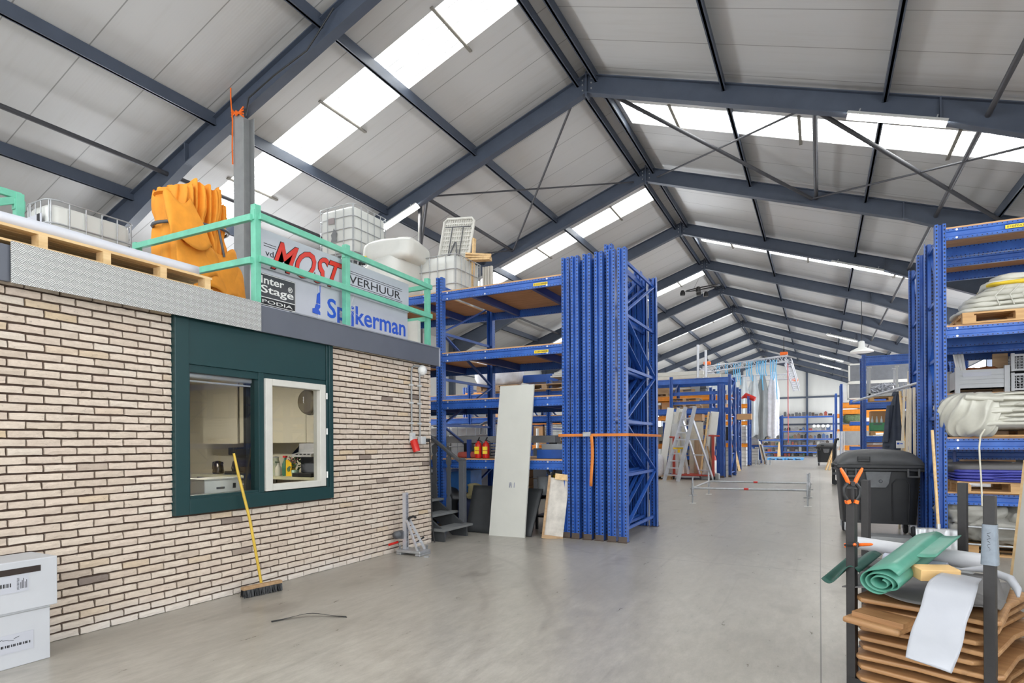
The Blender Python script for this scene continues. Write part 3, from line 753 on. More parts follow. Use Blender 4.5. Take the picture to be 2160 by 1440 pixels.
t = ibc('open_tank', 'cut open caged white tub on the blue rack top holding a folded table', -7.02, 9.38, 4.0, 1.02, .98, .98, rows=4, cols=(5, 6), lid=False, body=False)
def tubw(u, v):
    a = 2*PI*u; k = .22
    return (.51+.475*math.copysign(abs(math.cos(a))**k, math.cos(a)), .49+.455*math.copysign(abs(math.sin(a))**k, math.sin(a)), .16+.80*v)
q = B().grid(96, 4, tubw, True, True); q.box(.08, .94, .08, .90, .16, .18); q.build('tub', TANK, t, solid=.012)
# folded table standing in the tub
t = thing('folding_table', 'folded white plastic table standing on end in the cut open tub', 'table', (-6.45, 9.86, 4.62), rot=(math.radians(-10), math.radians(5), math.radians(6)))
tw, th = .66, 1.32
q = B()
for i in range(14):
    q.bar((-tw/2+.02, 0, .05+i*.09), (tw/2-.02, 0, .05+i*.09), .012, .03)
q.box(-tw/2+.01, tw/2-.01, .012, .02, .02, th-.02)
for i in range(12): q.bar((-tw/2+.03+i*.05, -.003, .02), (-tw/2+.03+i*.05, -.003, th-.02), .012, .012)
q.build('tabletop', OFFW, t)
pts = [(-tw/2, -.01, .06), (-tw/2, -.01, th-.06), (-tw/2+.06, -.01, th), (tw/2-.06, -.01, th), (tw/2, -.01, th-.06), (tw/2, -.01, .06), (tw/2-.06, -.01, 0), (-tw/2+.06, -.01, 0)]
B().path(pts, .026, 8, True).build('rim', OFFW, t)
q = B().tube((-tw/2+.05, -.03, th*.86), (tw/2-.05, -.03, th*.86), .010, 6)
for x in (-.12, .12): q.tube((x, -.03, .1), (x, -.03, th*.86), .010, 6)
q.build('leg_brace', DGREY, t)
B().path([(-.24, -.05, .12), (-.1, -.05, .45), (-.0, -.05, .8), (.02, -.05, .8), (.1, -.05, .45), (.22, -.05, .3), (.24, -.05, .1)], .014, 8).build('folded_leg', DGREY, t)
tag(B().bar((-6.05, 10.0, 4.1), (-6.0, 10.05, 5.45), .03, .09).build('timber_batten', PINE), 'pale upright batten behind the folded table', 'batten')
q = B()
for i in range(3): q.obox((-5.88, 10.0, 5.0+.045*i), (.5, .16, .035), (0, .05, .2+.15*i))
tag(q.build('timber_offcut', PINE), 'little bundle of pine offcuts right of the folded table', 'wood')
q = B()
for i in range(4): q.box(-6.02+i*.06, -5.98+i*.06, 10.39, 10.44, 4.0, 4.98)
tag(q.build('pale_plank_bundle', OFFW), 'pale planks standing behind the cut open tub', 'planks')
# white shrouded bundle on the rack top
def lump(c, size, seed, amp=.06, freq=2.2, pw=.55, nu=40, nv=22, fold=0, bottomflat=True, cf=None, rad=None):
    def fn(u, v):
        th, ph = 2*PI*u, PI*(v-.5)
        def sp(w): return math.copysign(abs(w)**pw, w)
        p = Vector((sp(math.cos(ph))*sp(math.cos(th)), sp(math.cos(ph))*sp(math.sin(th)), sp(math.sin(ph))))
        q = Vector((p.x*size[0]/2, p.y*size[1]/2, p.z*size[2]/2))
        d = noise.noise(q*freq+Vector((seed, 0, 0)))*amp + (noise.noise(q*freq*3+Vector((0, seed, 0)))*amp*.3)
        if fold:
            w_ = Vector((q.x*cf[0], q.y*cf[1], q.z*cf[2])) if cf else Vector((q.x*freq*.9, q.y*freq*.9, q.z*freq*fold))
            d += amp*1.5*(.25-abs(noise.noise(w_*1.3+Vector((seed, seed, 0)))))+amp*.8*(.25-abs(noise.noise(w_*2.9+Vector((seed, 3, seed)))))
        if rad:
            a_ = math.atan2(q.z-rad[1], q.x-rad[0])+1.1*noise.noise(q*4+Vector((seed, 0, 0)))
            dist = min(1, math.hypot(q.z-rad[1], q.x-rad[0])*5)
            d += rad[3]*dist*((1-abs(math.sin(a_*rad[2]+q.y*4)))**3-.3)+rad[3]*.6*dist*((1-abs(math.sin(a_*rad[2]*1.7+q.y*7+1)))**4-.2)+rad[3]*.4*noise.noise(q*7)
        r = p.normalized()*d
        if bottomflat and p.z < -.9: r = Vector((r.x*.3, r.y*.3, 0))
        return Vector(c)+q+r
    return fn
def lumpobj(name, c, size, seed, m, lab, cat, group=None, **k):
    nu = k.pop('nu', 44); nv = k.pop('nv', 24)
    return tag(B().grid(nu, nv, lump(c, size, seed, nu=nu, nv=nv, **k), True, True).build(name, m), lab, cat, group)
t = thing('shrouded_bundle', 'bulky bundle under white plastic sheet between the two caged tanks', 'bundle', (-7.32, 9.2, 4.0))
wp = mat('white_plastic_film', (212, 212, 206), .3, var=.05, scale=3)
B().grid(40, 24, lump((0, 0, .52), (.95, 1.0, 1.04), 4, amp=.10, freq=2.0, pw=.5), True, True).build('wrapped_body', wp, t)
B().grid(40, 20, lump((.08, 0, 1.06), (1.15, .95, .42), 9, amp=.07, freq=2.0, pw=.45), True, True).build('hood', wp, t)
B().box(-.42, -.22, -.53, -.52, .92, .96).build('label_strip', YELLAB, t)
tag(B().box(-8.95, -8.5, 8.45, 8.85, 4.0, 4.98).box(-8.9, -8.55, 8.43, 8.45, 4.5, 4.98).build('timber_crate', PINE), 'timber crate corner peeking above the red letters', 'crate')
t = thing('roof_support_pole', 'dark pole behind the white bundle, topped by a white ball standing for a reflection', 'pole', (-9.15, 12.6, 0))
B().tube((0, 0, 0), (0, 0, 7.62), .055).build('pole', STEELB, t); B().lathe([(0, -.09), (.08, -.05), (.09, .02), (.05, .08), (0, .09)], (0, 0, 7.65), 16).build('cap', WHITE, t)  # white ball stands in for a light reflection at the top
# steel column with rope
t = thing('support_column', 'grey steel column standing behind the office up to the nearest rafter', 'column', (-9.28, 7.4, 0))
zt = rz(-9.28)-.54
B().box(-.13, .13, -.12, -.108, 0, zt).box(-.13, .13, .108, .12, 0, zt).box(-.008, .008, -.108, .108, 0, zt).build('column_section', MGREY, t)
rope = thing('orange_rope', 'orange rope tied round the top of the grey support column', 'rope', (-9.28, 7.26, zt))
B().path([(-.17, 0, .72), (-.13, -.03, .3), (-.1, -.02, -.1), (-.11, -.02, -.6), (-.10, -.02, -.9)], .012).build('hanging_end', OFLAG, rope)
q = B()
for i in range(4): q.path([(-.15, -.0, -.02+i*.05), (0, -.02, .04-i*.03), (.17, 0, -.1+i*.06)], .014, 6)
q.build('knot', OFLAG, rope)
tag(B().path([(-9.05, 7.25, zt-.1), (-8.9, 7.2, zt+.15), (-8.2, 7.15, zt+.32), (-7.5, 7.2, zt+.55), (-7.25, 7.28, zt+.9), (-7.0, 7.3, zt+1.15)], .014).build('slack_cable', BLACK), 'slack black cable sagging under the nearest rafter', 'cable')
# bundle of orange tarpaulin covers
t = thing('orange_cover_bundle', 'tall bundle of orange fabric covers strapped together on the office roof', 'fabric bundle', (-6.8, 4.73, 0))
def fab(c, w, d, z0, z1, seed, pleat):
    def fn(u, v):
        th = 2*PI*u; z = z0+(z1-z0)*v
        waist = 1-.16*math.exp(-((v-.62)/.09)**2)-.25*max(0, v-.9)*8*.3-.3*max(0, .12-v)
        n1 = noise.noise(Vector((math.cos(th)*2.2, math.sin(th)*2.2, z*1.3+seed)))
        pl = math.sin(th*pleat+seed+2.2*noise.noise(Vector((z*1.2, seed, th))))
        r = waist*(1+.17*(abs(pl)*2-1)+.16*n1)
        zz = z+.10*noise.noise(Vector((th*1.5, seed, 3)))*(1 if v > .9 or v < .1 else .3)
        return (c[0]+w/2*r*math.cos(th), c[1]+d/2*r*math.sin(th), zz)
    return fn
for i, (cx, cy, w, d, z0, z1) in enumerate(((0, -.30, .56, .25, 3.55, 4.45), (0, -.13, .6, .24, 3.40, 4.55), (.0, .05, .6, .24, 3.30, 4.53), (-.02, .20, .5, .22, 3.35, 4.40))):
    q = B().grid(96, 44, fab((cx, cy), w, d, z0, z1, i*3.7, 4+i), True, True)
    q.lathe([(.0, 0), (.14, -.03), (.2, -.1)], (cx, cy, z1+.02), 14)
    q.build('folded_cover', OFAB, t)
for i, (cy, z0, l, a) in enumerate(((-.40, 4.0, .5, .5), (-.28, 3.6, .4, .3), (.15, 3.5, .6, -.2), (.24, 3.35, .5, -.3), (-.05, 3.5, .5, .15))):
    def flap(u, v, cy=cy, z0=z0, l=l, a=a, i=i):
        th = PI*(u-.5)*1.1
        w = .16+.10*v
        return (.30+.06*math.cos(th)+.05*v*noise.noise((u*3, v*2, i))+.06*v, cy+w*math.sin(th)+a*.3*(v-.3), z0+l*.5-l*v+.06*math.sin(u*9+i))
    B().grid(20, 12, flap).build('loose_flap', OFAB, t, solid=.006)
pts = []
for i in range(28):
    th = 2*PI*i/28; pts.append((.335*math.cos(th), -.06+.44*math.sin(th), 4.06+.05*math.sin(th)))
B().path(pts, .02, 6, True).build('strap', DGREY, t)
B().path([(.35, .05, 4.04), (.38, .07, 3.85), (.38, .10, 3.72)], .014, 6).build('strap_tail', DGREY, t)
for y in (-.22, -.08, .16): B().tube((.05, y, RZF), (.05, y, 3.6), .03).build('pole', ALU, t)
tag(B().lathe([(.10, 0), (.10, .05), (.07, .06)], (-6.72, 4.86, 4.47), 18, 'y').build('webbing_roll', mat('rust_roll', (176, 96, 66), .6)), 'rust coloured round roll end on top of the orange covers', 'roll')
# ---------------------------------------------------------------- sign boards
SX = -5.15
t = thing('hire_sign', 'upper advertising board with red letters and VERHUUR on the office roof', 'sign', (SX, 0, 0))
B().box(-.02, 0, 4.2, 6.81, 3.285, 3.69).build('board', SIGNW, t, bevel=.003)
Uy, Uz = (0, 1, 0), (0, 0, 1)
lettering('vd', (.001, 4.36, 3.423), Uy, Uz, .105, .062, INK, t)
for z in (3.52, 3.545):
    B().box(0, .002, 4.34, 4.50, z, z+.006).build('rule', INK, t)
for z in (3.575, 3.55, 3.388, 3.41): B().box(0, .002, 5.56, 6.66, z, z+.006).build('rule', INK, t)
for dx, dz, m_, nm in ((-.0, 0, REDINK, 'lettering'),):
    lettering('MOST', (.003, 4.42, 3.295), Uy, Uz, 1.10, .335, INK, t, bold=.03, shear=.5, name='letter_outline')
    lettering('MOST', (.006, 4.430, 3.302), Uy, Uz, 1.08, .321, REDINK, t, bold=.015, shear=.5, name='red_lettering')
lettering('VERHUUR', (.001, 5.61, 3.432), Uy, Uz, 1.01, .10, INK, t)
t = thing('stage_sign', 'lower board with a black Inter Stage plate at its left', 'sign', (SX, 0, 0))
B().box(-.04, -.015, 4.2, 5.30, 2.83, 3.31).build('board', SIGNW, t, bevel=.003)
GREYP = mat('plate_dark', (66, 68, 72), .4, var=.1)
B().box(-.015, -.008, 4.28, 4.77, 2.90, 3.235).build('plate_border', INK, t, bevel=.01); B().box(-.008, -.006, 4.285, 4.765, 2.905, 3.23).build('plate_line', WHITE, t, bevel=.006)
B().box(-.006, -.003, 4.293, 4.757, 2.99, 3.222).build('plate', GREYP, t); B().box(-.006, -.003, 4.293, 4.757, 2.912, 2.980).build('plate', INK, t)
lettering('Inter', (-.002, 4.305, 3.125), Uy, Uz, .30, .08, WHITE, t, bold=.012); lettering('Stage', (-.002, 4.305, 3.005), Uy, Uz, .43, .105, WHITE, t, bold=.012)
lettering('®', (-.002, 4.66, 3.10), Uy, Uz, .06, .06, WHITE, t)
lettering('PODIA', (-.002, 4.32, 2.925), Uy, Uz, .40, .035, WHITE, t)
t = thing('company_sign', 'lower grey board lettered Spijkerman in blue', 'sign', (SX, 0, 0))
B().box(-.03, -.005, 5.10, 6.79, 2.83, 3.31).build('board', SIGNW, t, bevel=.003)
B().prism([(5.02, 2.95), (5.135, 2.94), (5.135, 2.975), (5.11, 3.0), (5.135, 3.03), (5.135, 3.06), (5.075, 3.06), (5.055, 3.01), (5.02, 3.0)], 'x', -.012, -.004).build('tower_mark', BLUEINK, t)
B().prism([(5.08, 3.07), (5.135, 3.065), (5.135, 3.20), (5.11, 3.20), (5.09, 3.17)], 'x', -.012, -.004).build('tower_mark', BLUEINK, t); B().box(-.012, -.004, 5.127, 5.137, 3.20, 3.285).build('tower_mark', BLUEINK, t)
lettering('Spijkerman', (-.004, 5.245, 2.865), Uy, Uz, 1.49, .305, BLUEINK, t, bold=.016)
q = B()
for i in range(13):
    a = 2*PI*i/13+.2; L_ = .07+.16*((i*7) % 5)/5
    q.bar((-.0035, 5.62+.03*math.cos(a), 3.10+.03*math.sin(a)), (-.0035, 5.62+L_*math.cos(a), 3.10+L_*math.sin(a)), .003, .005, (1, 0, 0))
q.build('crack_star', WHITE, t)
tag(B().box(-5.5, -5.1, 6.95, 7.02, RZF, 3.2).build('white_board', OFFW), 'white board leaning behind the right end of the signs', 'panel')
t = thing('folded_cage', 'low galvanised mesh crate beside the support column on the office roof', 'cage', (-6.8, 5.75, RZF))
q = B()
for x in (0, .5): q.path([(x, 0, 0), (x, 0, .5), (x, .42, .5), (x, .42, 0)], .014, 6, True)
for i in range(9):
    q.tube((0, .05*i, 0), (0, .05*i, .5), .005, 5); q.tube((.5, .05*i, 0), (.5, .05*i, .5), .005, 5)
for i in range(6): q.tube((.5, 0, .1*i), (.5, .42, .1*i), .005, 5)
q.build('mesh_frame', GALV, t)
# ---------------------------------------------------------------- racking kit
_post = {}
def post_mesh(h):
    if h not in _post:
        out = [(-.06, .06), (-.06, -.05), (-.024, -.05), (-.015, -.002), (.015, -.002), (.024, -.05), (.06, -.05), (.06, .06), (.054, .06), (.054, -.044), (.027, -.044), (.021, .004), (-.021, .004), (-.027, -.044), (-.054, -.044), (-.054, .06)]
        _post[h] = B().prism(out, 'z', .004, h).mesh('upright', POST)
    return _post[h]
_foot = B().box(-.07, .07, -.09, .06, 0, .008).box(-.062, .062, -.054, -.05, .008, .085).mesh('foot_plate', mat('foot_steel', (96, 84, 76), .5, .5))
_braces = {}
def brace_meshes(depth, h):
    k = (depth, h)
    if k not in _braces:
        L_ = []; zs = [.18+i*(h-.33)/5 for i in range(6)]
        for i, z in enumerate(zs): L_.append(B().bar((0, .05, z), (0, depth-.05, z), .03, .045).mesh('brace', BLUE))
        for i in range(5):
            a, e = (.05, depth-.05) if i % 2 == 0 else (depth-.05, .05)
            L_.append(B().bar((.018, a, zs[i]), (.018, e, zs[i+1]), .02, .05, (1, 0, 0)).mesh('brace', BLUE))
        _braces[k] = L_
    return _braces[k]
def end_frame(root, x, depth, h, front=True):
    for y, rot in ((.05, 0), (depth-.05, PI)):
        link('upright', post_mesh(h), root, (x, y, 0), (0, 0, rot)); link('foot_plate', _foot, root, (x, y, 0), (0, 0, rot))
    for me in brace_meshes(depth, h): link('brace', me, root, (x, 0, 0))
_beam = {}
def beam_mesh(L_, hh, m):
    k = (round(L_, 3), hh, m.name)
    if k not in _beam:
        a = hh/2
        poly = [(.02, -a), (-.025, -a), (-.025, -a+.035), (-.012, -a+.045), (-.012, a-.045), (-.025, a-.035), (-.025, a), (.02, a)]
        q = B().prism(poly, 'x', -L_/2, L_/2)
        for s in (-1, 1): q.box(s*L_/2-.003, s*L_/2+.003, -.032, .025, -a-.03, a+.03)
        _beam[k] = q.mesh('beam', m)
    return _beam[k]
_bolt = B().lathe([(.014, -.006), (.014, 0)], n=8, axis='y').mesh('bolt', ALU)
def rack(name, lab, xs, y0, depth, h, levels, m=None, bh=.14, shelf=True, group=None, frames=None, cross=0, bolts=False, skip=()):
    """xs: upright lines; levels: heights of the beam tops"""
    m = m or BEAM
    t = thing(name, lab, 'rack', (xs[0], y0, 0), 0, group)
    for x in (frames if frames is not None else xs): end_frame(t, x-xs[0], depth, h)
    for bi in range(len(xs)-1):
        a, e = xs[bi]-xs[0]+.05, xs[bi+1]-xs[0]-.05; L_ = e-a; c = (a+e)/2
        for li, z in enumerate(levels):
            if (bi, li) in skip: continue
            link('beam', beam_mesh(L_, bh, m), t, (c, .025, z-bh/2)); link('beam', beam_mesh(L_, bh, m), t, (c, depth-.025, z-bh/2), (0, 0, PI))
            if shelf:
                B().box(a+.01, e-.01, .0, depth-.0, z, z+.02).build('shelf_board', CHIP, t)
            for i in range(cross):
                x = a+L_*(i+.5)/cross
                B().box(x-.03, x+.03, .03, depth-.03, z-.12, z-.004).build('cross_bar', NAVY, t)
            if bolts:
                for x in (a+.12, c-.25, e-.25):
                    for dz in (-.02, -.12): link('bolt', _bolt, t, (x, -.001, z+dz))
    return t
def shelf_label(t, s, x, z, y=-.004, w=.24):
    B().box(x, x+w, y-.002, y, z, z+.045).build('label_plate', YELLAB, t)
    lettering(s, (x+.02, y-.002, z+.008), (1, 0, 0), (0, 0, 1), w*.48, .028, INK, t)
    q = B(); r3 = random.Random(s); xx = x+w*.58
    while xx < x+w-.015:
        ww = r3.uniform(.0015, .005); q.box(xx, xx+ww, y-.0035, y-.002, z+.01, z+.034); xx += ww+r3.uniform(.002, .004)
    q.build('barcode', INK, t)
# pallets
def pallet(name, lab, x, y, z, lx=1.2, ly=.8, rz_=0, m=None, group=None, detail=True):
    m = m or PALLETW
    t = thing(name, lab, 'pallet', (x, y, z), rz_, group)
    q = B(); n = 6
    for i in range(n): q.box(0, lx, ly*i/n+.008, ly*(i+1)/n-.008, .12, .142)
    for i in range(3): q.box(lx*i/2*.88, lx*i/2*.88+.12*lx/1.2, 0, ly, .1, .12)
    q.build('deck', m, t)
    for y_ in (0, ly/2-.05, ly-.1):
        for x_ in (0, lx/2-.07, lx-.14):
            B().box(x_, x_+.14, y_, y_+.1, .022, .1).build('block', m, t)
        B().box(0, lx, y_, y_+.1, 0, .022).build('runner', m, t)
    return t
# ---------------------------------------------------------------- floor things by the office
def carton_box(lab, x0, x1, y0, y1, z0, z1, slot=False, rz_=0):
    t = thing('cardboard_box', lab, 'box', (x1, y1, z0), rz_, 'white cartons by the office wall')
    q = B().box(x0-x1, 0, y0-y1, 0, 0, z1-z0); q.build('carton', WCARD, t, bevel=.006)
    return t
t = carton_box('white cardboard box on the floor, the lower of two by the brick wall', -5.0, -4.67, 1.2, 2.16, 0, .36)
B().box(.001, .004, -.42, -.10, .10, .22).build('paper_label', SIGNW, t)
q = B()
for i in range(26): q.box(.004, .005, -.40+i*.011, -.40+i*.011+.003+.003*(i % 3), .14, .156)
for i in range(4): q.bar((.0045, -.30+.03*i, .185+.006*(i % 2)), (.0045, -.27+.03*i, .20-.01*(i % 3)), .002, .004, (1, 0, 0))
q.build('print', INK, t)
B().box(.0005, .002, -.96, 0, .345, .352).build('flap_seam', MGREY, t)
t = carton_box('white cardboard box with a torn dark slot, on top of the other', -5.0, -4.66, 1.2, 2.20, .36, .69)
B().box(.0005, .003, -.8, -.10, .245, .285).build('torn_slot', mat('slot_dark', (48, 38, 34), .8), t)
B().box(.0005, .004, -.40, -.17, .13, .24).build('paper_label', SIGNW, t)
q = B()
for i in range(14): q.box(.004, .005, -.39+i*.009, -.39+i*.009+.003+.003*(i % 2), .17, .195)
for i in range(10): q.box(.004, .005, -.235, -.222, .145+i*.008, .145+i*.008+.003)
for i in range(5): q.box(.004, .005, -.215+.008*i, -.212+.008*i, .15, .15+.012*(i % 3+1)+.03)
q.build('print', INK, t)
# broom
t = thing('push_broom', 'yellow handled push broom leaning on the office window', 'broom', (0, 0, 0))
hb = Vector((-4.83, 4.02, .10)); ht = Vector((-4.95, 3.815, 1.36))
B().path([hb, hb.lerp(ht, .5)+Vector((.012, .012, 0)), hb.lerp(ht, .86), ht], [.0135, .0135, .0135, .011]).build('handle', mat('broom_yellow', (206, 172, 62), .45, var=.15), t)
dv = Vector((.064, .37, 0)).normalized(); nv = Vector((dv.y, -dv.x, 0)); c0 = Vector((-4.795, 4.0, 0))
B().obox(c0+Vector((0, 0, .085)), (.06, .40, .03), (0, .0, math.atan2(dv.y, dv.x)-PI/2)).build('broom_head', OLDW, t, bevel=.005)
q = B(); r4 = random.Random(5)
for i in range(60):
    for j in range(4):
        p = c0+dv*(-.195+.39*i/59)+nv*(-.022+.015*j); e = p+dv*r4.uniform(-.012, .008)+nv*(-.012+.012*j+r4.uniform(-.005, .005))
        q.bar((p.x, p.y, .072), (e.x, e.y, .004), .006, .006)
q.build('bristles', BLACK, t)
q = B().grid(14, 2, lambda u, v: (-3.985+.46*u+.03*v-.06*math.sin(u*3.1), 3.41+.37*u-.02*v+.06*math.sin(u*3.1), .004+.018*math.sin(u*3.14)**4+.012*v*math.sin(u*PI)))
tag(q.build('rubber_strip', BLACK, solid=.003), 'thin black rubber strip lying on the floor in front of the broom', 'strip')
# core drill rig
t = thing('drill_rig', 'aluminium core drill stand on the floor at the brick corner', 'drill stand', (-4.80, 6.28, 0))
B().box(-.10, .28, -.10, .14, .03, .065).box(-.10, -.02, -.10, .14, .0, .03).box(.2, .28, -.10, .14, 0, .03).build('base_plate', GALV, t, bevel=.008)
q = B().box(-.035, .005, -.03, .03, .065, .80)
for y in (-.03, .022): q.box(-.045, -.035, y, y+.008, .065, .80)
q.build('column', ALU, t); 
q = B()
for i in range(46): q.box(.005, .012, -.01, .01, .09+i*.015, .098+i*.015)
q.build('toothed_rack', DGREY, t)
for y in (-.05, .05): B().bar((.02, y*.6, .45), (.23, y*1.6, .065), .018, .03).build('stay', ALU, t)
q = B()
for f in (.25, .5, .75): q.tube((.02+.21*f, -.05*(.6+f), .45-.385*f), (.02+.21*f, .05*(.6+f), .45-.385*f), .009, 6)
q.build('stay_rung', ALU, t)
B().lathe([(.0, -.10), (.05, -.09), (.055, 0), (.05, .09), (.0, .1)], (-.10, -.02, .25), 14, 'y').box(-.11, -.03, -.06, .06, .20, .30).build('drill_carriage', DGREY, t)
B().path([(.0, 0, .40), (.05, -.02, .47), (.12, -.02, .50), (.16, -.02, .485)], .016).build('crank_handle', BLACK, t)
B().tube((-.12, -.04, .15), (-.13, -.20, .14), .016).build('red_lever', RED, t)
B().tube((.1, .06, .14), (.2, .1, .22), .012).build('black_lever', BLACK, t)
for x, y in ((-.06, -.07), (.24, -.07), (.24, .11)): B().lathe([(.012, .03), (.012, .11), (.018, .11), (.018, .12)], (x, y, 0), 8).build('levelling_screw', GALV, t)
tag(B().obox((-4.43, 6.2, .008), (.06, .05, .014), (0, 0, .5)).build('rubble_piece', MGREY), 'small grey chip of rubble on the floor beside the drill stand', 'rubble')
# stairs at the end of the office
SGD = mat('stair_side', (62, 64, 66), .55)
t = thing('timber_stairs', 'dark grey painted open stairs behind the brick corner', 'stairs', (-5.0, 7.16, 0))
SG = mat('stair_paint', (112, 114, 114), .55, var=.12)
for i in range(10):
    x = .14-.27*i; z = .19+.187*i
    B().box(x-.24, x+.03, .02, .84, z-.035, z).build('tread', SG, t, bevel=.004)
for y in (.10, .72):
    B().prism([(.12, 0), (.12, .15), (-2.5, .15+1.83), (-2.5, 1.6), (-.13, 0)], 'y', y, y+.04).build('stringer', SGD, t)
B().box(-.04, .05, .76, .85, .19, 1.17).prism([(-.05, 1.17), (.06, 1.17), (.005, 1.21)], 'y', .75, .86).build('newel_post', DGREY, t, bevel=.004)
B().bar((.0, .80, 1.13), (-2.4, .80, 1.13+1.66), .06, .05).build('handrail', DGREY, t, bevel=.01)
for i in range(8):
    x = -.25-.27*i; zb = .375+.187*i
    wv = [(-.045, 0), (.045, 0), (.045, .18), (.02, .23), (.045, .27), (.03, .5), (.045, .66), (.02, .70), (.045, .74), (.045, .9), (-.045, .9-.06), (-.045, .74), (-.02, .70), (-.045, .66), (-.03, .5), (-.045, .27), (-.02, .23), (-.045, .18)]
    B().prism([(x+px, zb+pz) for px, pz in wv], 'y', .79, .81).build('baluster', DGREY, t)
# ---------------------------------------------------------------- left rack next to the stairs
RA_Y, RA_D = 8.4, 1.85
ra = rack('pallet_rack', 'tall blue rack with wooden shelves just behind the office stairs', [-10.35, -8.05, -5.72, -3.42], RA_Y, RA_D, 4.25, [1.165, 2.15, 2.945, 3.985], cross=2, bolts=True)
shelf_label(ra, 'E15C018', 5.85+.55, 3.875); shelf_label(ra, 'E15B010', 5.86+.55, 2.83)
# strapped stack of loose frames
fr = None
for i, (x, h, lab) in enumerate(((-3.255, 4.25, 'leftmost of the loose blue rack frames strapped upright beside the rack'),
                                 (-3.06, 4.25, 'second from the left of the strapped loose blue rack frames'),
                                 (-2.87, 4.26, 'middle one of the strapped loose blue rack frames'),
                                 (-2.68, 4.26, 'second from the right of the strapped loose blue rack frames'),
                                 (-2.515, 4.25, 'rightmost loose blue rack frame, showing its full lattice of braces to the aisle'))):
    if fr is None:
        fr = thing('rack_frame', lab, 'rack frame', (x, 8.36, 0), 0, 'strapped loose rack frames'); end_frame(fr, 0, 1.88, 4.24)
    else: dup(fr, (x, 8.36-.012*i, 0), (0, 0, 0), lab)
fr2 = thing('rack_frame', 'tallest loose blue rack frame poking up behind the strapped ones', 'rack frame', (-2.775, 8.50, 0), 0, 'strapped loose rack frames'); end_frame(fr2, 0, 1.70, 4.38)
fr4 = thing('rack_frame', 'loose blue rack frame set back in the left gap of the strapped stack', 'rack frame', (-3.157, 8.50, 0), 0, 'strapped loose rack frames'); end_frame(fr4, 0, 1.70, 4.20)
dup(fr4, (-2.965, 8.50, 0), (0, 0, 0), 'loose blue rack frame set back in the middle gap of the strapped stack')
t = thing('ratchet_strap', 'orange ratchet strap round the stack of blue rack frames', 'strap', (0, 0, 0))
B().box(-3.50, -2.42, 8.296, 8.30, 1.53, 1.57).box(-2.428, -2.424, 8.3, 10.3, 1.53, 1.57).build('webbing', mat('strap_orange', (206, 122, 52), .7), t)
B().box(-3.10, -2.98, 8.27, 8.30, 1.53, 1.585).tube((-3.1, 8.28, 1.585), (-2.98, 8.28, 1.585), .012).build('ratchet', GALV, t)
B().grid(4, 12, lambda u, v: (-2.99+.045*u+.012*math.sin(v*4), 8.27+.01*math.sin(v*6), 1.55-.75*v)).build('strap_tail', mat('strap_orange', (206, 122, 52), .7), t, solid=.004)
# white board, black mats and framed board leaning there
t = thing('leaning_board', 'tall pale grey board leaning upright against the left rack', 'board', (0, 0, 0))
B().add([(-4.60, 8.10, 0), (-3.99, 8.11, 0), (-3.99, 8.145, 0), (-4.60, 8.135, 0), (-4.50, 8.31, 2.34), (-3.92, 8.33, 2.345), (-3.92, 8.365, 2.345), (-4.50, 8.345, 2.34)],
        [(3, 2, 1, 0), (4, 5, 6, 7), (0, 1, 5, 4), (1, 2, 6, 5), (2, 3, 7, 6), (3, 0, 4, 7)]).build('panel', mat('board_paint', (204, 204, 196), .5, var=.04, scale=2), t)
q = B()
for x, a in ((-4.27, .1), (-4.235, -.1), (-4.19, .05)): q.bar((x, 8.165, .75), (x+a*.1, 8.17, .83), .006, .004, (0, 1, 0))
q.bar((-4.27, 8.167, .79), (-4.235, 8.167, .79), .006, .004, (0, 1, 0))
q.build('pen_mark', mat('pen_blue', (110, 116, 150), .6), t)
def mat_sheet(lab, x0, x1, y0, top):
    y0 += .20
    def fn(u, v): return (x0+(x1-x0)*u+.10*(u-.5)*v, y0+.34*v+.03*math.sin(u*5), .01+top*v)
    tag(B().grid(10, 10, fn).build('rubber_mat', RUBBER, solid=.03), lab, 'mat', 'black mats against the left rack')
mat_sheet('black rubber mat leaning left of the pale board', -5.10, -4.42, 8.02, .72)
mat_sheet('black rubber mat leaning right of the pale board', -4.4, -3.92, 8.03, .70)
t = thing('framed_board', 'framed dirty white board leaning by the blue frame stack', 'panel', (-3.70, 8.22, 0), rot=(math.radians(-4), math.radians(7), math.radians(25)))
B().box(-.02, .27, .0, .03, 0, .92).build('panel', mat('dirty_white', (196, 190, 180), .5, var=.25, scale=5), t)
B().box(-.05, -.015, -.03, .05, 0, .95).build('frame_side', OLDW, t); B().box(-.05, .27, -.05, .05, -.0, .05).build('frame_bottom', OLDW, t); B().box(.05, .25, -.03, .06, .90, .99).build('frame_top', PINE, t)
# fire extinguishers
ex = None
for x, y, lab in ((-5.055, 8.56, 'left red fire extinguisher standing on the rack shelf'), (-4.915, 8.57, 'right red fire extinguisher standing on the rack shelf, next to the pale board')):
    if ex is None:
        ex = thing('fire_extinguisher', lab, 'fire extinguisher', (x, y, 1.19), 0, 'red fire extinguishers on the shelf')
        B().lathe([(.055, 0), (.06, .015), (.06, .21), (.045, .25), (.02, .265), (.02, .285)], n=20).build('body', RED, ex)
        B().box(-.04, .04, -.063, -.04, .07, .12).box(-.04, .04, -.063, -.04, .13, .19).build('label', YELLAB, ex)
        B().box(-.012, .012, -.03, .05, .285, .30).bar((0, 0, .30), (.03, -.02, .345), .018, .012).build('valve_lever', BLACK, ex)
        B().path([(.02, 0, .29), (.07, 0, .27), (.075, 0, .12), (.07, 0, .05)], .008).build('hose', BLACK, ex)
    else: dup(ex, (x, y, 1.19), .2, lab)
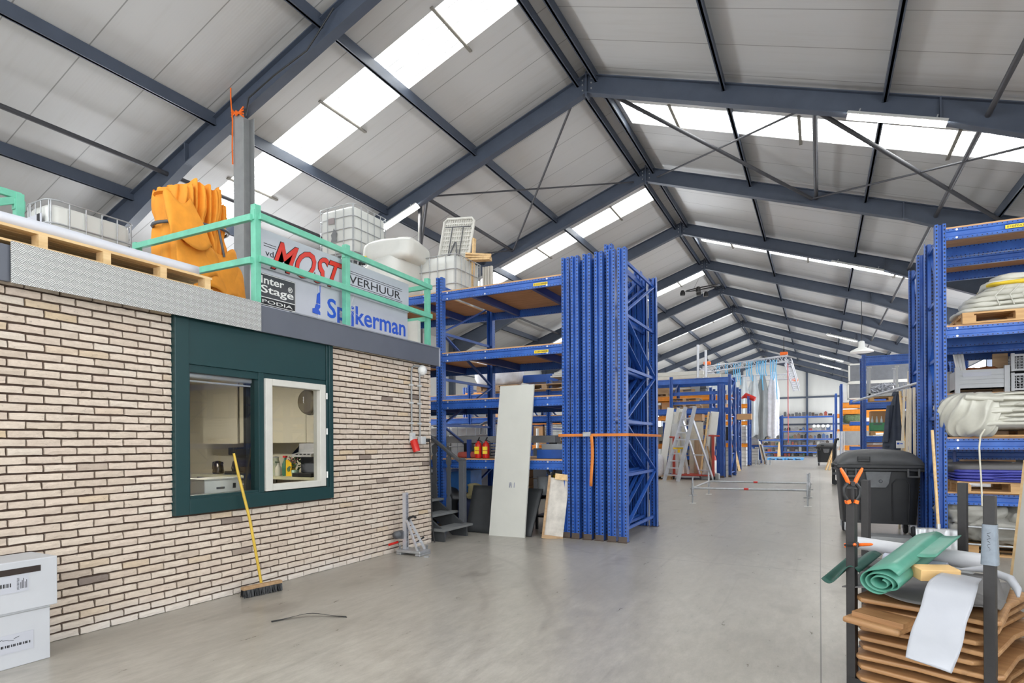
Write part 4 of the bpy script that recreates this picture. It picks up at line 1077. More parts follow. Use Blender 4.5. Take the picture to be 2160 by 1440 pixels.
# contents of the left rack
def blk(name, lab, cat, x0, x1, y0, y1, z0, z1, m, group=None, bevel=.006): return tag(B().box(x0, x1, y0, y1, z0, z1).build(name, m, bevel=bevel), lab, cat, group)
t = thing('metal_tray_stack', 'stack of grey metal trays beside the fire extinguishers', 'trays', (-5.0, 8.9, 1.187))
for i in range(5): B().box(-.35, .45, 0, .5, .05*i, .05*i+.035).build('tray', MGREY, t, bevel=.006)
blk('grey_channel', 'long grey steel channel lying over the tray stack', 'channel', -6.5, -3.9, 9.1, 9.35, 1.44, 1.56, MGREY)
for z0 in (1.187,): blk('channel_rest', 'dark block carrying the grey channel at its left end', 'block', -5.65, -5.5, 9.05, 9.4, z0, 1.44, BLACK)
blk('channel_rest', 'dark block carrying the grey channel at its right end', 'block', -4.15, -4.0, 9.42, 9.6, 1.187, 1.44, BLACK); 
blk('blue_box_section', 'short blue steel box section on the shelf by the frame stack', 'beam', -4.05, -3.58, 8.7, 8.9, 1.187, 1.33, BLUE)
blk('long_grey_case', 'long grey case behind the blue box section', 'case', -4.1, -3.5, 9.0, 9.3, 1.187, 1.42, LGREY)
lumpobj('red_cloth_roll', (-5.35, 8.75, 1.24), (.42, .2, .11), 3, mat('red_cloth', (176, 84, 72), .7), 'rolled faded red cloth on the shelf behind the stair newel', 'cloth', amp=.02)
q = B().box(-5.32, -5.26, 8.62, 8.68, 1.187, 1.5); tag(q.build('dark_stub_post', NAVY), 'short dark post standing left of the fire extinguishers', 'post')
blk('blue_crate', 'bright blue plastic crate under the left rack shelf', 'crate', -6.1, -5.6, 9.2, 9.6, .55, .95, mat('crate_blue', (70, 136, 220), .4))
blk('crate_stand', 'dark low stand carrying the bright blue crate', 'stand', -6.15, -5.5, 9.15, 9.65, 0, .55, DGREY)
lumpobj('black_sack', (-5.85, 8.75, .34), (.5, .5, .68), 6, BLACK, 'full black sack under the left rack behind the stairs', 'sack', amp=.05)
lumpobj('beige_rags', (-5.3, 8.85, .62), (.22, .3, .3), 8, mat('rag_beige', (190, 178, 130), .8), 'heap of beige rags behind the left black mat', 'rags', amp=.06, fold=4)
lumpobj('navy_sack', (-5.4, 8.9, .24), (.4, .5, .48), 12, mat('navy_cloth', (52, 60, 92), .8), 'dark navy sack under the beige rags', 'sack', amp=.05)
t = thing('yellow_reel', 'left yellow cable reel on the low bench under the rack', 'reel', (-4.0, 9.3, .74), 0, 'yellow reels under the rack')
B().lathe([(.10, -.1), (.16, -.1), (.16, -.07), (.12, -.06), (.12, .06), (.16, .07), (.16, .1), (.10, .1), (.10, -.1)], n=24, axis='y').build('reel', YEL, t)
B().lathe([(.1, -.08), (.02, -.07)], n=24, axis='y').build('hub', DGREY, t)
dup(t, (-3.66, 9.3, .74), 0, 'right yellow cable reel on the low bench under the rack')
t = thing('low_bench', 'black low bench under the rack carrying the yellow reels', 'bench', (-4.25, 9.0, 0))
B().box(0, 1.0, 0, .7, .53, .58).box(0, 1.0, 0, .7, .2, .23).build('board', BLACK, t)
for x in (.02, .94):
    for y in (.02, .64): B().box(x, x+.04, y, y+.04, 0, .53).build('leg', BLACKM, t)
t = thing('hand_truck', 'thin hand truck handle with a black grip beside the framed panel', 'hand truck', (-3.78, 8.62, 0))
B().tube((0, 0, .0), (.02, .0, .98), .016).build('pole', MGREY, t); B().prism([(-.06, 1.0), (-.02, .90), (.03, .90), (.09, 1.0), (.07, 1.02), (.015, .94), (-.04, 1.02)], 'y', -.015, .015).build('grip', BLACK, t); B().box(-.15, .15, -.05, .2, 0, .02).build('toe_plate', BLACKM, t)
t = tag(B().lathe([(.10, .0), (.13, .3), (.135, .3), (.105, 0)], (-4.02, 8.95, .585), 18).build('clear_bucket', mat('clear_plastic', (190, 194, 196), .15, alpha=.55)), 'clear plastic bucket on the low bench behind the pale board', 'bucket')
# higher levels
blk('blue_offcut', 'short blue beam offcuts lying on the second shelf from the top', 'beam', -4.9, -3.5, 9.5, 9.65, 2.967, 3.06, BLUE)
# ---------------------------------------------------------------- racks behind
rb = rack('pallet_rack', 'second blue rack row, seen through the gaps of the first', [-10.6, -8.3, -6.0, -3.75], 13.6, 1.2, 3.0, [2.1, 2.72], shelf=True)
pallet('pallet', 'weathered pallet carrying the white bulk bag', -7.9, 13.3, 2.76, m=OLDW)
pallet('pallet', 'weathered pallet beside the bulk bag pallet', -6.6, 13.35, 2.74, m=OLDW)
lumpobj('bulk_bag', (-7.45, 13.75, 3.33), (1.15, 1.0, .88), 15, mat('bag_white', (228, 228, 232), .5), 'white bulk bag on a pallet seen below the top rack shelf', 'bag', amp=.06, fold=1)
pallet('pallet', 'pallet of flat white panels behind the pale board top', -5.4, 13.5, 2.9, lx=1.2, m=PALLETW)
t = thing('panel_stack', 'stack of flat white panels on the pallet behind the pale board top', 'panels', (-5.7, 13.5, 3.045))
for i in range(3): B().box(-.2+.05*i, 1.85+.1*(i % 2), 0, .9, .04*i, .04*i+.035).build('sheet', OFFW, t)
blk('red_machine_part', 'red machine part wedged under the panel pallet', 'machine part', -5.1, -4.5, 13.4, 13.6, 2.76, 2.9, RED)
lumpobj('dark_cover_heap', (-4.3, 13.8, 2.9), (.8, .8, .36), 22, BLACK, 'heap of dark covers right of the pale board top', 'covers', amp=.06)
blk('blue_long_box', 'blue beams laid on the back rack left of the panels', 'beams', -6.9, -5.9, 14.0, 14.6, 3.0, 3.2, BLUE)
k = 0
for x, lab in ((-8.6, 'caged white tank on the floor behind the stairs, left one'), (-7.42, 'caged white tank on the floor behind the stairs, right one')):
    ibc('liquid_tank', lab, x, 11.2, 0.72, 1.0, 1.1, 1.12, group='caged tanks behind the stairs')
    blk('tank_stand', lab.replace('caged white tank on the floor', 'dark low stand under the caged tank'), 'stand', x, x+1.0, 11.2, 12.3, 0, .72, DGREY)
    k += 1
t = thing('grey_canister', 'grey canister with a bent pipe in front of the caged tanks', 'canister', (-6.15, 10.7, 0))
B().box(-.16, .16, -.12, .12, 0, 1.62).build('body', LGREY, t, bevel=.02); B().path([(-.1, 0, 1.62), (-.1, 0, 1.82), (.0, 0, 1.86), (.35, 0, 1.9)], .03).build('pipe', MGREY, t)
ro = rack('pallet_rack', 'rack with orange beams seen right of the pale board', [-11.2, -8.6, -6.2, -4.85], 18.0, 1.1, 3.4, [1.35, 2.18, 3.2], m=ORANGE, shelf=False)
for i, (x, lab) in enumerate(((-7.7, 'cardboard box on the orange rack behind the pale board'),)):
    blk('cardboard_box', lab, 'box', -8.78, -8.2, 18.1, 18.9, 1.37, 1.98, CARD)
ibc('liquid_tank', 'low caged tank on the orange rack right of the cardboard box', -8.14, 18.05, 1.5, .95, 1.0, .62, rows=4, group='caged white liquid tanks')
pallet('pallet', 'pallet under the low caged tank on the orange rack', -8.2, 18.05, 1.36, m=OLDW)
pallet('pallet', 'pallet on the upper orange beam right of the pale board', -8.3, 18.05, 2.19, m=OLDW)
tag(B().tube((-8.3, 17.9, 0), (-8.3, 17.9, 1.9), .05).build('white_pipe', WHITE), 'short white pipe standing in front of the cardboard box', 'pipe')

def fill(desc, xs, y, zs, hmax, seed, depth=.8, cat='stored load', dens=.9, names=None):
    """goods standing on the levels of a rack; xs = (x0, x1)"""
    rr = random.Random(seed)
    MM = [(CARD, 'cardboard box'), (DGREY, 'dark grey crate'), (MGREY, 'grey case'), (OFFW, 'white wrapped load'), (BLACK, 'black case'), (OLDW, 'timber load'), (LGREY, 'pale grey box'), (TARPD, 'dull grey load')]
    for li, z in enumerate(zs):
        x = xs[0]+rr.uniform(0, .1); i = 0
        while x < xs[1]-.3:
            w = min(rr.uniform(.45, 1.05), xs[1]-x-.02); hh = hmax*rr.uniform(.55, 1.0); m_, nm = MM[rr.randrange(len(MM))]
            q = B()
            if rr.random() < .55:
                n_ = rr.choice((2, 3, 4))
                for j in range(n_): q.box(0+rr.uniform(0, .03), w-rr.uniform(0, .03), 0, depth*.9, .12+hh*j/n_+.005, .12+hh*(j+1)/n_-.01)
            else: q.box(0, w, 0, depth*.9, .12, .12+hh)
            for bx in (0, w/2-.05, w-.1): q.box(bx, bx+.1, 0, depth*.9, 0, .12)
            i += 1
            nm_ = nm.split(); o = q.build('stored_'+nm_[-1], m_, None, (x, y+.05, z), bevel=.01)
            tag(o, '%s %s from left, %s level, %s' % (nm, ORD[min(i-1, 11)].replace('nearest', 'first'), 'floor' if z < .1 else ORD[li if zs[0] > .1 else li-1].replace('nearest', 'lowest'), desc), cat, 'goods on '+desc)
            x += w+rr.uniform(.05, .2)
fill('the second blue row', (-10.4, -3.9), 13.7, (0,), 1.4, 21, 1.0)
fill('the orange rack behind the board', (-11.1, -9.0), 18.05, (1.36, 2.19), .75, 22, 1.0)
fill('the orange rack foot behind the board', (-6.1, -5.0), 18.6, (0,), 1.0, 23, .5)
# ---------------------------------------------------------------- scaffold base on the floor
t = thing('scaffold_base', 'galvanised scaffold base frame standing in the aisle', 'scaffold frame', (0, 0, 0))
LG = [(-2.65, 14.33), (-2.70, 16.92), (-.24, 14.65), (-.24, 17.1)]
for (x, y), h in zip(LG, (.62, .62, .72, .62)):
    s = B().lathe([(.019, 0), (.019, h-.2)], (x, y, 0), 10).build('screw_jack', GALV, t); B().box(x-.075, x+.075, y-.075, y+.075, 0, .006).build('base_plate', WHITE, t)
    B().lathe([(.03, .22), (.03, h-.25), (.02, h-.24), (.02, h)], (x, y, 0), 10).build('collar', GALV, t)
    B().lathe([(.06, .33), (.06, .345)], (x, y, 0), 12).build('rosette', GALV, t)
    q = B()
    for a in range(4): q.bar((x, y, .19), (x+.09*math.cos(a*PI/2+.4), y+.09*math.sin(a*PI/2+.4), .19), .02, .02)
    q.build('wing_nut', GALV, t)
def ledger(a, e, band):
    p, r_ = Vector((*LG[a], .355)), Vector((*LG[e], .355)); o = B().tube(p, r_, .024).build('ledger', GALV, t)
    if band:
        m_ = p.lerp(r_, .48); d = (r_-p).normalized()*.05; B().tube(m_-d, m_+d, .026).build('red_band', RED, o)
ledger(0, 2, True); ledger(1, 3, True); ledger(0, 1, False); ledger(2, 3, False)
# ---------------------------------------------------------------- mid-left rack and what leans on it
rc = rack('pallet_rack', 'blue rack in the middle distance behind the step ladder', [-8.0, -5.52, -3.2], 25.2, 1.5, 4.14, [2.80, 4.03], bh=.2, shelf=False)
for x in (-3.42, -3.52, -3.34):
    pass
fr3 = thing('rack_frame', 'spare blue rack frame standing before the right end of the middle distance rack', 'rack frame', (-3.42, 24.75, 0), 0, 'spare frames mid distance'); end_frame(fr3, 0, .5, 3.72)
dup(fr3, (-3.54, 24.72, 0), 0, 'spare blue rack frame left of its twin before the middle distance rack')
t = thing('boxed_tower', 'pile of long white box sections lying on top of the middle distance rack', 'beams', (-8.2, 25.6, 4.06))
for i in range(3): B().box(0, 4.6+.3*(i % 2), .25*i, .25*i+.2, 0, .16).build('box_section', OFFW, t)
for i in range(2): B().box(.2, 3.9, .1+.3*i, .3+.3*i, .18, .34).build('box_section', OFFW, t)
for x, h, lab in ((-4.43, 1.35, 'taller white post standing on top of the middle distance rack'), (-4.12, 1.1, 'shorter white post standing on top of the middle distance rack')):
    q = B().tube((x, 25.25, 4.06), (x, 25.25, 4.06+h), .05).lathe([(.15, 0), (.12, .03)], (x, 25.25, 4.03), 12); tag(q.build('standing_post', ALU), lab, 'post')
blk('long_plank_top', 'dark plank under the white box sections', 'plank', -8.2, -3.6, 25.3, 26.2, 4.035, 4.055, OLDW)
# low orange rack behind it with pallets
rd = rack('pallet_rack', 'orange beamed pallet rack behind the middle distance blue rack', [-9.8, -7.1, -4.4], 28.2, 1.1, 3.9, [1.3, 3.55], m=ORANGE, bh=.2, shelf=False)
pp = None
for i, (x, z, lab) in enumerate(((-6.95, 3.56, 'pallet on the top orange beam, left'), (-5.75, 3.56, 'pallet on the top orange beam, right'), (-6.3, 3.72, 'upper pallet stacked on the top orange beam'),
                                 (-5.6, 2.84, 'pallet on the middle blue beams, lower right'), (-5.6, 3.10, 'pallet on the middle blue beams, upper right'), (-5.9, 1.31, 'pallet on the low orange beam behind the ladder'))):
    if pp is None: pp = pallet('pallet', lab, x, 28.2, z, m=OLDW, group='pallets on the orange rack')
    else: dup(pp, (x, 28.2 if z not in (2.84, 3.10) else 25.35, z), 0, lab)
for z, lab in ((3.43, 'upper of two loose blue beams in the middle distance rack'), (3.05, 'lower of two loose blue beams in the middle distance rack')):
    tag(link('rack_beam', beam_mesh(2.15, .14, BEAM), None, (-4.42, 25.4, z)), lab, 'beam')
blk('grey_cabinet', 'grey locker behind the pallets on the orange rack', 'locker', -5.3, -4.9, 28.3, 28.9, 3.57, 4.3, MGREY)
blk('cardboard_box', 'cardboard box under the low blue beam behind the ladder top', 'box', -4.75, -4.3, 25.4, 26.0, 2.3, 2.58, CARD)
rr = rack('low_shelving', 'low blue shelving behind the leaning panels', [-6.2, -3.9], 26.9, .8, 2.3, [.35, .8, 1.25, 1.7, 2.15], bh=.16, shelf=True)
# trolley with sheet material and red posts
t = thing('panel_trolley', 'low red trolley with upright red posts holding leaning panels', 'trolley', (-5.23, 23.05, 0))
B().box(.1, 1.72, .05, 1.3, .14, .19).build('deck', REDB, t)
for x, y, h in ((.22, .02, 1.62), (1.66, .02, 1.66)):
    B().box(x, x+.09, y, y+.09, .1, h).build('post', REDB, t); B().tube((x-.12, y+.05, h), (x+.28, y+.05, h-.02), .03).build('crossbar', REDB, t)
for x in (.2, 1.7): B().lathe([(.08, -.03), (.08, .03)], (x, .05, .08), 12, 'y').build('wheel', BLACK, t)
def lean(lab, x, y, w, h, tilt, m, th=.03, rz_=0, group='panels leaning on the trolley', side=0):
    q = B().box(-w/2, w/2, 0, th, 0, h)
    o = q.build('leaning_board', m, None, (x, y, .2), (math.radians(-tilt), math.radians(side), rz_))
    return tag(o, lab, 'panel', group)
IV = mat('ivory_panel', (216, 212, 200), .5); 
lean('tall white panel leaning at the far left of the panel trolley', -5.52, 23.5, .26, 2.6, 4, WHITE, side=7)
lean('second tall white panel left of the red post', -5.30, 23.45, .12, 2.6, 4, OFFW, side=9)
lean('broad white panel behind the left red post', -5.14, 23.6, .30, 2.42, 3, WHITE, side=2)
lean('narrow grey panel just left of the red post', -5.0, 23.4, .26, 1.95, 3, LGREY)
lean('ivory panel between the left red post and the ladder', -4.78, 23.75, .34, 2.42, 3, IV, side=-2)
lean('white panel with a square top behind the ladder', -4.85, 24.0, .32, 2.55, 3, WHITE)
lean('thin white panel edge right of the left red post', -4.7, 23.5, .08, 2.2, 4, WHITE, side=-9)
lean('thin grey panel leaning to the right behind the ladder', -4.5, 23.5, .09, 2.1, 4, LGREY, side=-11)
lean('broad beige panel in the middle of the trolley', -4.3, 24.0, .52, 2.0, 3, mat('beige_panel', (200, 192, 176), .5))
lean('brown wooden panel in front of the beige one', -4.18, 23.85, .34, 1.3, 3, m_wood('brown_panel', (150, 122, 96), (178, 150, 122), axis=2))
lean('thin pine edged panel leaning left of the right red post', -4.05, 23.5, .07, 2.4, 4, PINE, side=7)
lean('white panel leaning right behind the right red post', -3.82, 23.75, .3, 2.4, 3, WHITE, side=6)
lean('dark plank behind the right red post', -3.72, 23.6, .12, 1.5, 3, mat('dark_plank', (96, 82, 76), .6), side=3)
lean('brown board leaning right of the right red post', -3.55, 23.55, .06, 1.1, 3, OLDW, side=-14)
for i, (x, y, w, h, sd, m_, lab) in enumerate(((-4.88, 23.55, .05, 2.35, -5, WHITE, 'thin white board edge left of the ladder, first of a close pair'), (-4.80, 23.5, .05, 2.3, -6, OFFW, 'thin white board edge left of the ladder, second of a close pair'),
                                             (-3.98, 23.6, .05, 2.35, 7, OFFW, 'thin white board edge leaning left of the right red post'), (-3.92, 23.65, .05, 2.3, 6, WHITE, 'second thin white board edge leaning left of the right red post'), (-5.26, 23.6, .10, 2.5, 7, LGREY, 'thin grey board between the tall white ones at the left'))):
    lean(lab, x, y, w, h, 4, m_, side=sd)
lumpobj('wrapped_stack', (-5.75, 23.0, .5), (.8, .8, .9), 31, mat('film_wrap', (206, 206, 212), .3, var=.12, scale=10), 'film wrapped stack at the left foot of the ladder', 'stack', amp=.04)
pallet('pallet', 'pallet under the film wrapped stack', -6.2, 22.6, -.0, m=OLDW)
for x, lab in ((-3.95, 'left concrete block at the right end of the trolley'), (-3.6, 'right concrete block at the right end of the trolley')):
    blk('concrete_block', lab, 'block', x, x+.26, 23.2, 23.5, 0, .24, MGREY, bevel=.03)
t = thing('white_jug', 'white jug with a red cap right of the trolley', 'jug', (-3.62, 23.75, 0.0)); B().lathe([(.12, 0), (.12, .7), (.06, .8)], n=14).build('body', WHITE, t); B().lathe([(.12, .72), (.1, .85), (.03, .93)], n=14).build('cap', REDINK, t)
# step ladder
t = thing('step_ladder', 'aluminium step ladder standing open before the leaning panels', 'ladder', (0, 0, 0))
tp = [Vector((-4.42, 22.62, 2.72)), Vector((-4.03, 22.32, 2.72))]; ft = [Vector((-5.13, 22.2, 0)), Vector((-4.56, 21.85, 0))]; bk = [Vector((-4.02, 23.5, 0)), Vector((-3.52, 23.1, 0))]
for i in (0, 1):
    B().bar(ft[i], tp[i], .06, .13).build('front_stile', ALU, t); mid = ft[i].lerp(tp[i], .82); B().bar(bk[i], mid+Vector((.03, .05, 0)), .05, .07).build('rear_stile', ALU, t)
for i in range(9):
    f_ = .08+.095*i; B().bar(ft[0].lerp(tp[0], f_), ft[1].lerp(tp[1], f_), .06, .045).build('rung', ALU, t)
for f_ in (.16, .42, .68): B().bar(bk[0].lerp(ft[0].lerp(tp[0], .82), f_), bk[1].lerp(ft[1].lerp(tp[1], .82), f_), .03, .04).build('rear_bar', ALU, t)
p = ft[0].lerp(tp[0], .44); B().obox(p+Vector((.18, -.05, .0)), (.36, .05, .06)).obox(p+Vector((.2, -.05, -.1)), (.08, .05, .12)).build('yellow_clip', YEL, t)
# further racks along the left of the aisle
ru = rack('pallet_rack', 'blue rack beyond the middle distance rack, with orange beams', [-8.5, -6.0, -3.6], 31.2, 1.1, 4.1, [1.35, 2.75, 3.75], m=ORANGE, bh=.2, shelf=False)
ru2 = rack('pallet_rack', 'blue rack with grey loads and orange beams further down on the left', [-8.2, -5.8, -3.65], 36.8, 1.1, 4.05, [1.3, 2.6, 3.6], m=ORANGE, bh=.2, shelf=False)
ru3 = rack('pallet_rack', 'last blue upright rack on the left before the far shelving', [-6.0, -4.3, -3.4], 41.0, 1.0, 3.9, [1.2, 2.45, 3.75], bh=.14)
for i, (x, y, z, h, m_, lab) in enumerate(((-4.75, 31.3, 0, 1.2, LGREY, 'grey wrapped load on the floor of the rack beyond the ladder rack'), (-4.8, 37.0, 0, 1.15, WHITE, 'white wrapped load on the floor of the grey load rack'), (-4.8, 37.0, 1.31, 1.0, LGREY, 'grey wrapped load on the low orange beam'),
                                           (-4.25, 41.1, 0, .95, WHITE, 'caged white load at the foot of the last left rack'), (-4.25, 41.1, 1.23, .8, LGREY, 'pale load on the low shelf of the last left rack'))):
    q = B()
    for j in range(5): q.box(x, x+(.75 if y > 40 else 1.0), y, y+.8, z+h*j/5+.01, z+h*(j+1)/5-.005)
    tag(q.build('wrapped_load', m_, bevel=.01), lab, 'load')
tag(B().bar((-3.45, 30.6, .0), (-3.75, 31.1, 1.15), .12, .05).build('leaning_plank', PINE), 'pine plank leaning against the rack upright beyond the ladder', 'plank')
blk('cardboard_box', 'flat cardboard box sticking out above the far left racks', 'box', -3.6, -2.95, 31.0, 31.5, 2.5, 2.78, CARD)
tag(B().path([(-4.1, 37.2, 3.95), (-3.8, 37.0, 4.1), (-3.3, 36.9, 3.85)], [.03, .16, .14], 8).build('red_bag', RED), 'red bag on top of the grey load rack', 'bag')
blk('floor_bollard', 'small dark block on the floor beside the rack upright', 'block', -3.4, -3.2, 27.3, 27.5, 0, .35, mat('dark_brown', (72, 60, 54), .6))
for i, (x, a, m_, lab) in enumerate(((-3.15, 10, OFFW, 'pale sheet leaning on the last left rack'), (-3.0, 13, DGREY, 'dark sheet leaning on the last left rack, outermost'), (-3.08, 11, OLDW, 'wood edged sheet leaning on the last left rack'))):
    o = B().box(-.03, .03, 0, 1.0, 0, 1.25+.2*(i == 0)).build('leaning_sheet', m_, None, (x, 40.3, 0), (0, math.radians(-a), 0)); tag(o, lab, 'sheet', 'sheets leaning on the last left rack')
q = B()
for i in range(5): q.box(-3.5+.2*i, -3.42+.2*i, 38.9, 39.2, 0, .3)
tag(q.build('metal_feet', GALV), 'row of small galvanised feet on the floor by the far left racks', 'feet')
# ---------------------------------------------------------------- lifting truss with hanging sheets
def truss(name, lab, a, e, w=.36, n=16, m=ALU):
    t = thing(name, lab, 'truss', (0, 0, 0), 0, 'aluminium lifting trusses')
    a, e = Vector(a), Vector(e); d = (e-a).normalized(); s = d.cross(Vector((0, 0, 1))).normalized(); u = s.cross(d)
    cs = [s*x*w/2+u*y*w/2 for x, y in ((-1, -1), (1, -1), (1, 1), (-1, 1))]
    for c in cs: B().tube(a+c, e+c, .036, 8).build('chord', m, t)
    q = B()
    for i in range(n):
        f0, f1 = i/n, (i+1)/n
        for j in range(4):
            c0, c1 = cs[j], cs[(j+1) % 4]
            if i % 2: c0, c1 = c1, c0
            q.bar(a.lerp(e, f0)+c0, a.lerp(e, f1)+c1, .028, .028)
    q.build('lacing', m, t)
    return t
truss('lifting_truss', 'front run of the raised aluminium truss carrying the blue slings', (-6.7, 40.0, 6.05), (-1.72, 40.6, 6.55), n=22)
truss('lifting_truss', 'rear run of the raised aluminium truss beyond the slings', (-6.7, 47.0, 6.1), (-1.9, 47.6, 6.1), n=22)
truss('lifting_truss', 'right side run of the raised truss, sloping away to the back', (-1.72, 40.6, 6.35), (-1.5, 48.5, 5.3), n=24)
truss('lifting_truss', 'left side run of the raised aluminium truss', (-6.7, 40.0, 6.0), (-6.7, 47.0, 6.0), n=24)
h0 = None
for x, y, z, lab in ((-1.95, 40.55, 6.85, 'orange chain hoist above the right corner of the truss'), (-6.45, 40.1, 6.5, 'orange chain hoist above the left corner of the truss'), (-1.55, 46.5, 5.75, 'orange chain hoist at the rear right of the truss')):
    if h0 is None:
        h0 = thing('chain_hoist', lab, 'hoist', (x, y, z), 0, 'orange chain hoists'); B().box(-.22, .22, -.14, .14, -.10, .10).build('motor_housing', OFLAG, h0, bevel=.04); B().tube((0, 0, .12), (0, 0, 1.0), .02).build('chain', BLACKM, h0); B().lathe([(.05, .12), (.09, .2), (.05, .28)], n=10).build('hook', BLACKM, h0)
    else: dup(h0, (x, y, z), 0, lab)
SIL = mat('silver_sheet', (196, 204, 208), .35, .15, var=.1, scale=2)
SIL2 = mat('dull_silver_sheet', (134, 140, 142), .4, .1, var=.12, scale=2)
def hang(lab, x, y, w, z0, z1, m, seed):
    def fn(u, v):
        th = 2*PI*u; tp_ = .35+.65*min(1, (1-v)*3.5)
        r = 1+.22*math.sin(5*th+seed)+.1*noise.noise((v*4, seed, th))
        return (x+w/2*tp_*r*math.cos(th)+.05*v, y+.22*tp_*r*math.sin(th), z0+(z1-z0)*v+.12*math.sin(th*2+seed)*(1 if v < .05 else 0))
    tag(B().grid(36, 16, fn, True, True).build('hanging_sheet', m), lab, 'hanging sheet', 'sheets hanging from the truss')
hang('white sheet hanging lowest, at the right end of the truss row', -2.62, 40.55, .62, 1.72, 5.75, mat('white_hanging', (226, 228, 236), .35), 1)
hang('dark silver sheet hanging left of the white one', -3.22, 40.45, .62, 1.62, 5.6, SIL2, 2)
hang('silver sheet hanging third from the right on the truss', -3.72, 40.4, .62, 1.72, 5.6, SIL, 3)
hang('silver sheet hanging fourth from the right on the truss', -4.30, 40.3, .60, 1.9, 5.5, SIL, 4)
hang('pale silver sheet hanging fifth from the right on the truss', -4.9, 40.3, .62, 2.0, 5.5, SIL, 5)
hang('pale sheet hanging sixth from the right on the truss', -5.5, 40.2, .62, 2.2, 5.4, OFFW, 6)
hang('silver sheet hanging at the left end of the truss row', -6.1, 40.1, .62, 2.4, 5.4, SIL, 7)
SLB = mat('blue_sling', (98, 180, 224), .6)
xs_ = [-2.35, -2.55, -2.95, -3.15, -3.35, -3.75, -3.95, -4.45, -4.7, -5.2, -5.7]
for i, x in enumerate(xs_):
    zb = [4.0, 5.2, 5.5, 4.6, 5.6, 5.2, 5.5, 5.0, 5.2, 5.0, 5.1][i]
    q = B().path([(x, 40.15, 6.45), (x-.04, 40.12, 5.9), (x+.03, 40.12, zb)], .03, 6)
    q.path([(x-.12, 40.15, 6.45), (x-.16, 40.13, 6.0), (x-.10, 40.12, max(zb, 5.3))], .025, 6)
    tag(q.build('blue_sling', SLB), 'blue lifting sling on the truss, %s from the right' % ORD[i].replace('nearest', 'first'), 'sling', 'blue lifting slings')
tag(B().tube((-1.72, 40.4, 6.2), (-1.72, 40.4, 1.3), .025, 8).build('red_chain', mat('chain_red', (186, 60, 56), .5)), 'thin red chain hanging from the right end of the truss', 'chain')
# lighting ring near the ridge
t = thing('lamp_ring', 'dark curved lamp frame with spotlights hanging under the ridge', 'lamp frame', (-4.65, 27.8, 8.35))
q = B(); pts = []
for i in range(20):
    a = 2*PI*i/20; pts.append((.75*math.cos(a), .55*math.sin(a), .12*math.sin(a+.6)))
B().path(pts, .03, 8, True).build('ring', BLACKM, t)
for dx, dy in ((-.85, -.2), (-.1, -.55), (.05, .5), (-.2, .1)): B().lathe([(.07, .1), (.12, -.02), (.11, -.12)], (dx, dy, -.16), 12).build('spotlight', BLACKM, t)
for dx in (-.4, .3): B().tube((dx, 0, 0), (0, 0, rz(-4.65)-.4-8.35), .006, 5).build('wire', BLACKM, t)
# far shelving
sh = rack('far_shelving', 'long blue shelving against the far gable wall, right part', [-3.12, -1.02, 1.12], 61.3, .9, 3.85, [.45, 1.05, 1.65, 2.38, 3.72], bh=.13, shelf=True)
sh2 = rack('far_shelving', 'low blue shelving against the far gable wall, left part', [-8.0, -5.6, -3.25], 60.6, .9, 1.7, [.45, 1.02, 1.6], bh=.13, shelf=True)
sh3 = rack('far_shelving', 'blue rack corner behind the hanging sheets at the far wall', [-7.5, -3.3], 61.8, .8, 3.8, [2.6, 3.7], bh=.16)
r5 = random.Random(11)
PAL5 = [(DGREY, 'dark grey'), (mat('steel_goods', (122, 122, 124), .5), 'steel grey'), (mat('brown_goods', (116, 92, 76), .7), 'brown'), (BLACK, 'black'), (mat('umber_goods', (76, 66, 60), .7), 'umber'), (DGREY, 'dark grey'), (BLACK, 'black'), (mat('faded_red', (150, 70, 60), .5), 'faded red'), (mat('dull_blue', (70, 96, 140), .5), 'dull blue'), (mat('bin_green', (74, 100, 82), .5), 'green'), (MGREY, 'mid grey')]
lv = {.45: 'lowest', 1.05: 'second', 1.65: 'third', 2.38: 'fourth', 3.72: 'top', 1.02: 'second', 1.6: 'top'}
for nm, x0, x1, y, levels in (('left bay of the right far shelving', -3.0, -1.1, 61.4, (.45, 1.05, 1.65, 2.38, 3.72)), ('right bay of the right far shelving', -.9, 1.0, 61.4, (.45, 1.05, 1.65, 2.38, 3.72)), ('left far shelving', -5.5, -3.4, 60.7, (.45, 1.02, 1.6))):
    for z in (0,)+levels:
        x = x0; i = 0
        while x < x1-.15:
            w = r5.uniform(.16, .34); hh = r5.uniform(.16, .42) if z > .1 else r5.uniform(.15, .32)
            m_, cn = PAL5[r5.randrange(len(PAL5))]
            q = B().box(0, w, 0, .35, 0, hh)
            if r5.random() > .5: q.lathe([(w*.3, hh), (w*.25, hh+.06), (0, hh+.07)], (w/2, .17, 0), 8)
            i += 1
            tag(q.build('stored_item', m_, None, (x, y+.05, z+(.02 if z else 0)), bevel=.015), '%s item, %s from the left, %s, %s' % (cn, ORD[min(i-1, 11)].replace('nearest', 'first'), ('floor level' if z == 0 else lv[z]+' shelf'), nm), 'stored item', 'items on the far shelving')
            x += w+r5.uniform(.02, .12)
for i in range(4):
    x = .0-.0+.24*i-.55
    if i == 0: wf = None
for i, x in enumerate((-.45, -.12, .28, .66)):
    t = thing('wheel_dolly', '%s of four round dark rollers with white rims on the fourth far shelf' % ORD[i].replace('nearest', 'first'), 'roller', (x, 61.28, 2.78), 0, 'dark rollers on the far shelf')
    B().lathe([(.0, -.03), (.15, -.03), (.15, .25), (0, .25)], n=14, axis='y').build('drum', BLACK, t); B().lathe([(.10, -.04), (.15, -.04), (.15, -.03)], n=14, axis='y').build('rim', WHITE, t)
blp = mat('pallet_blue', (92, 166, 226), .5)
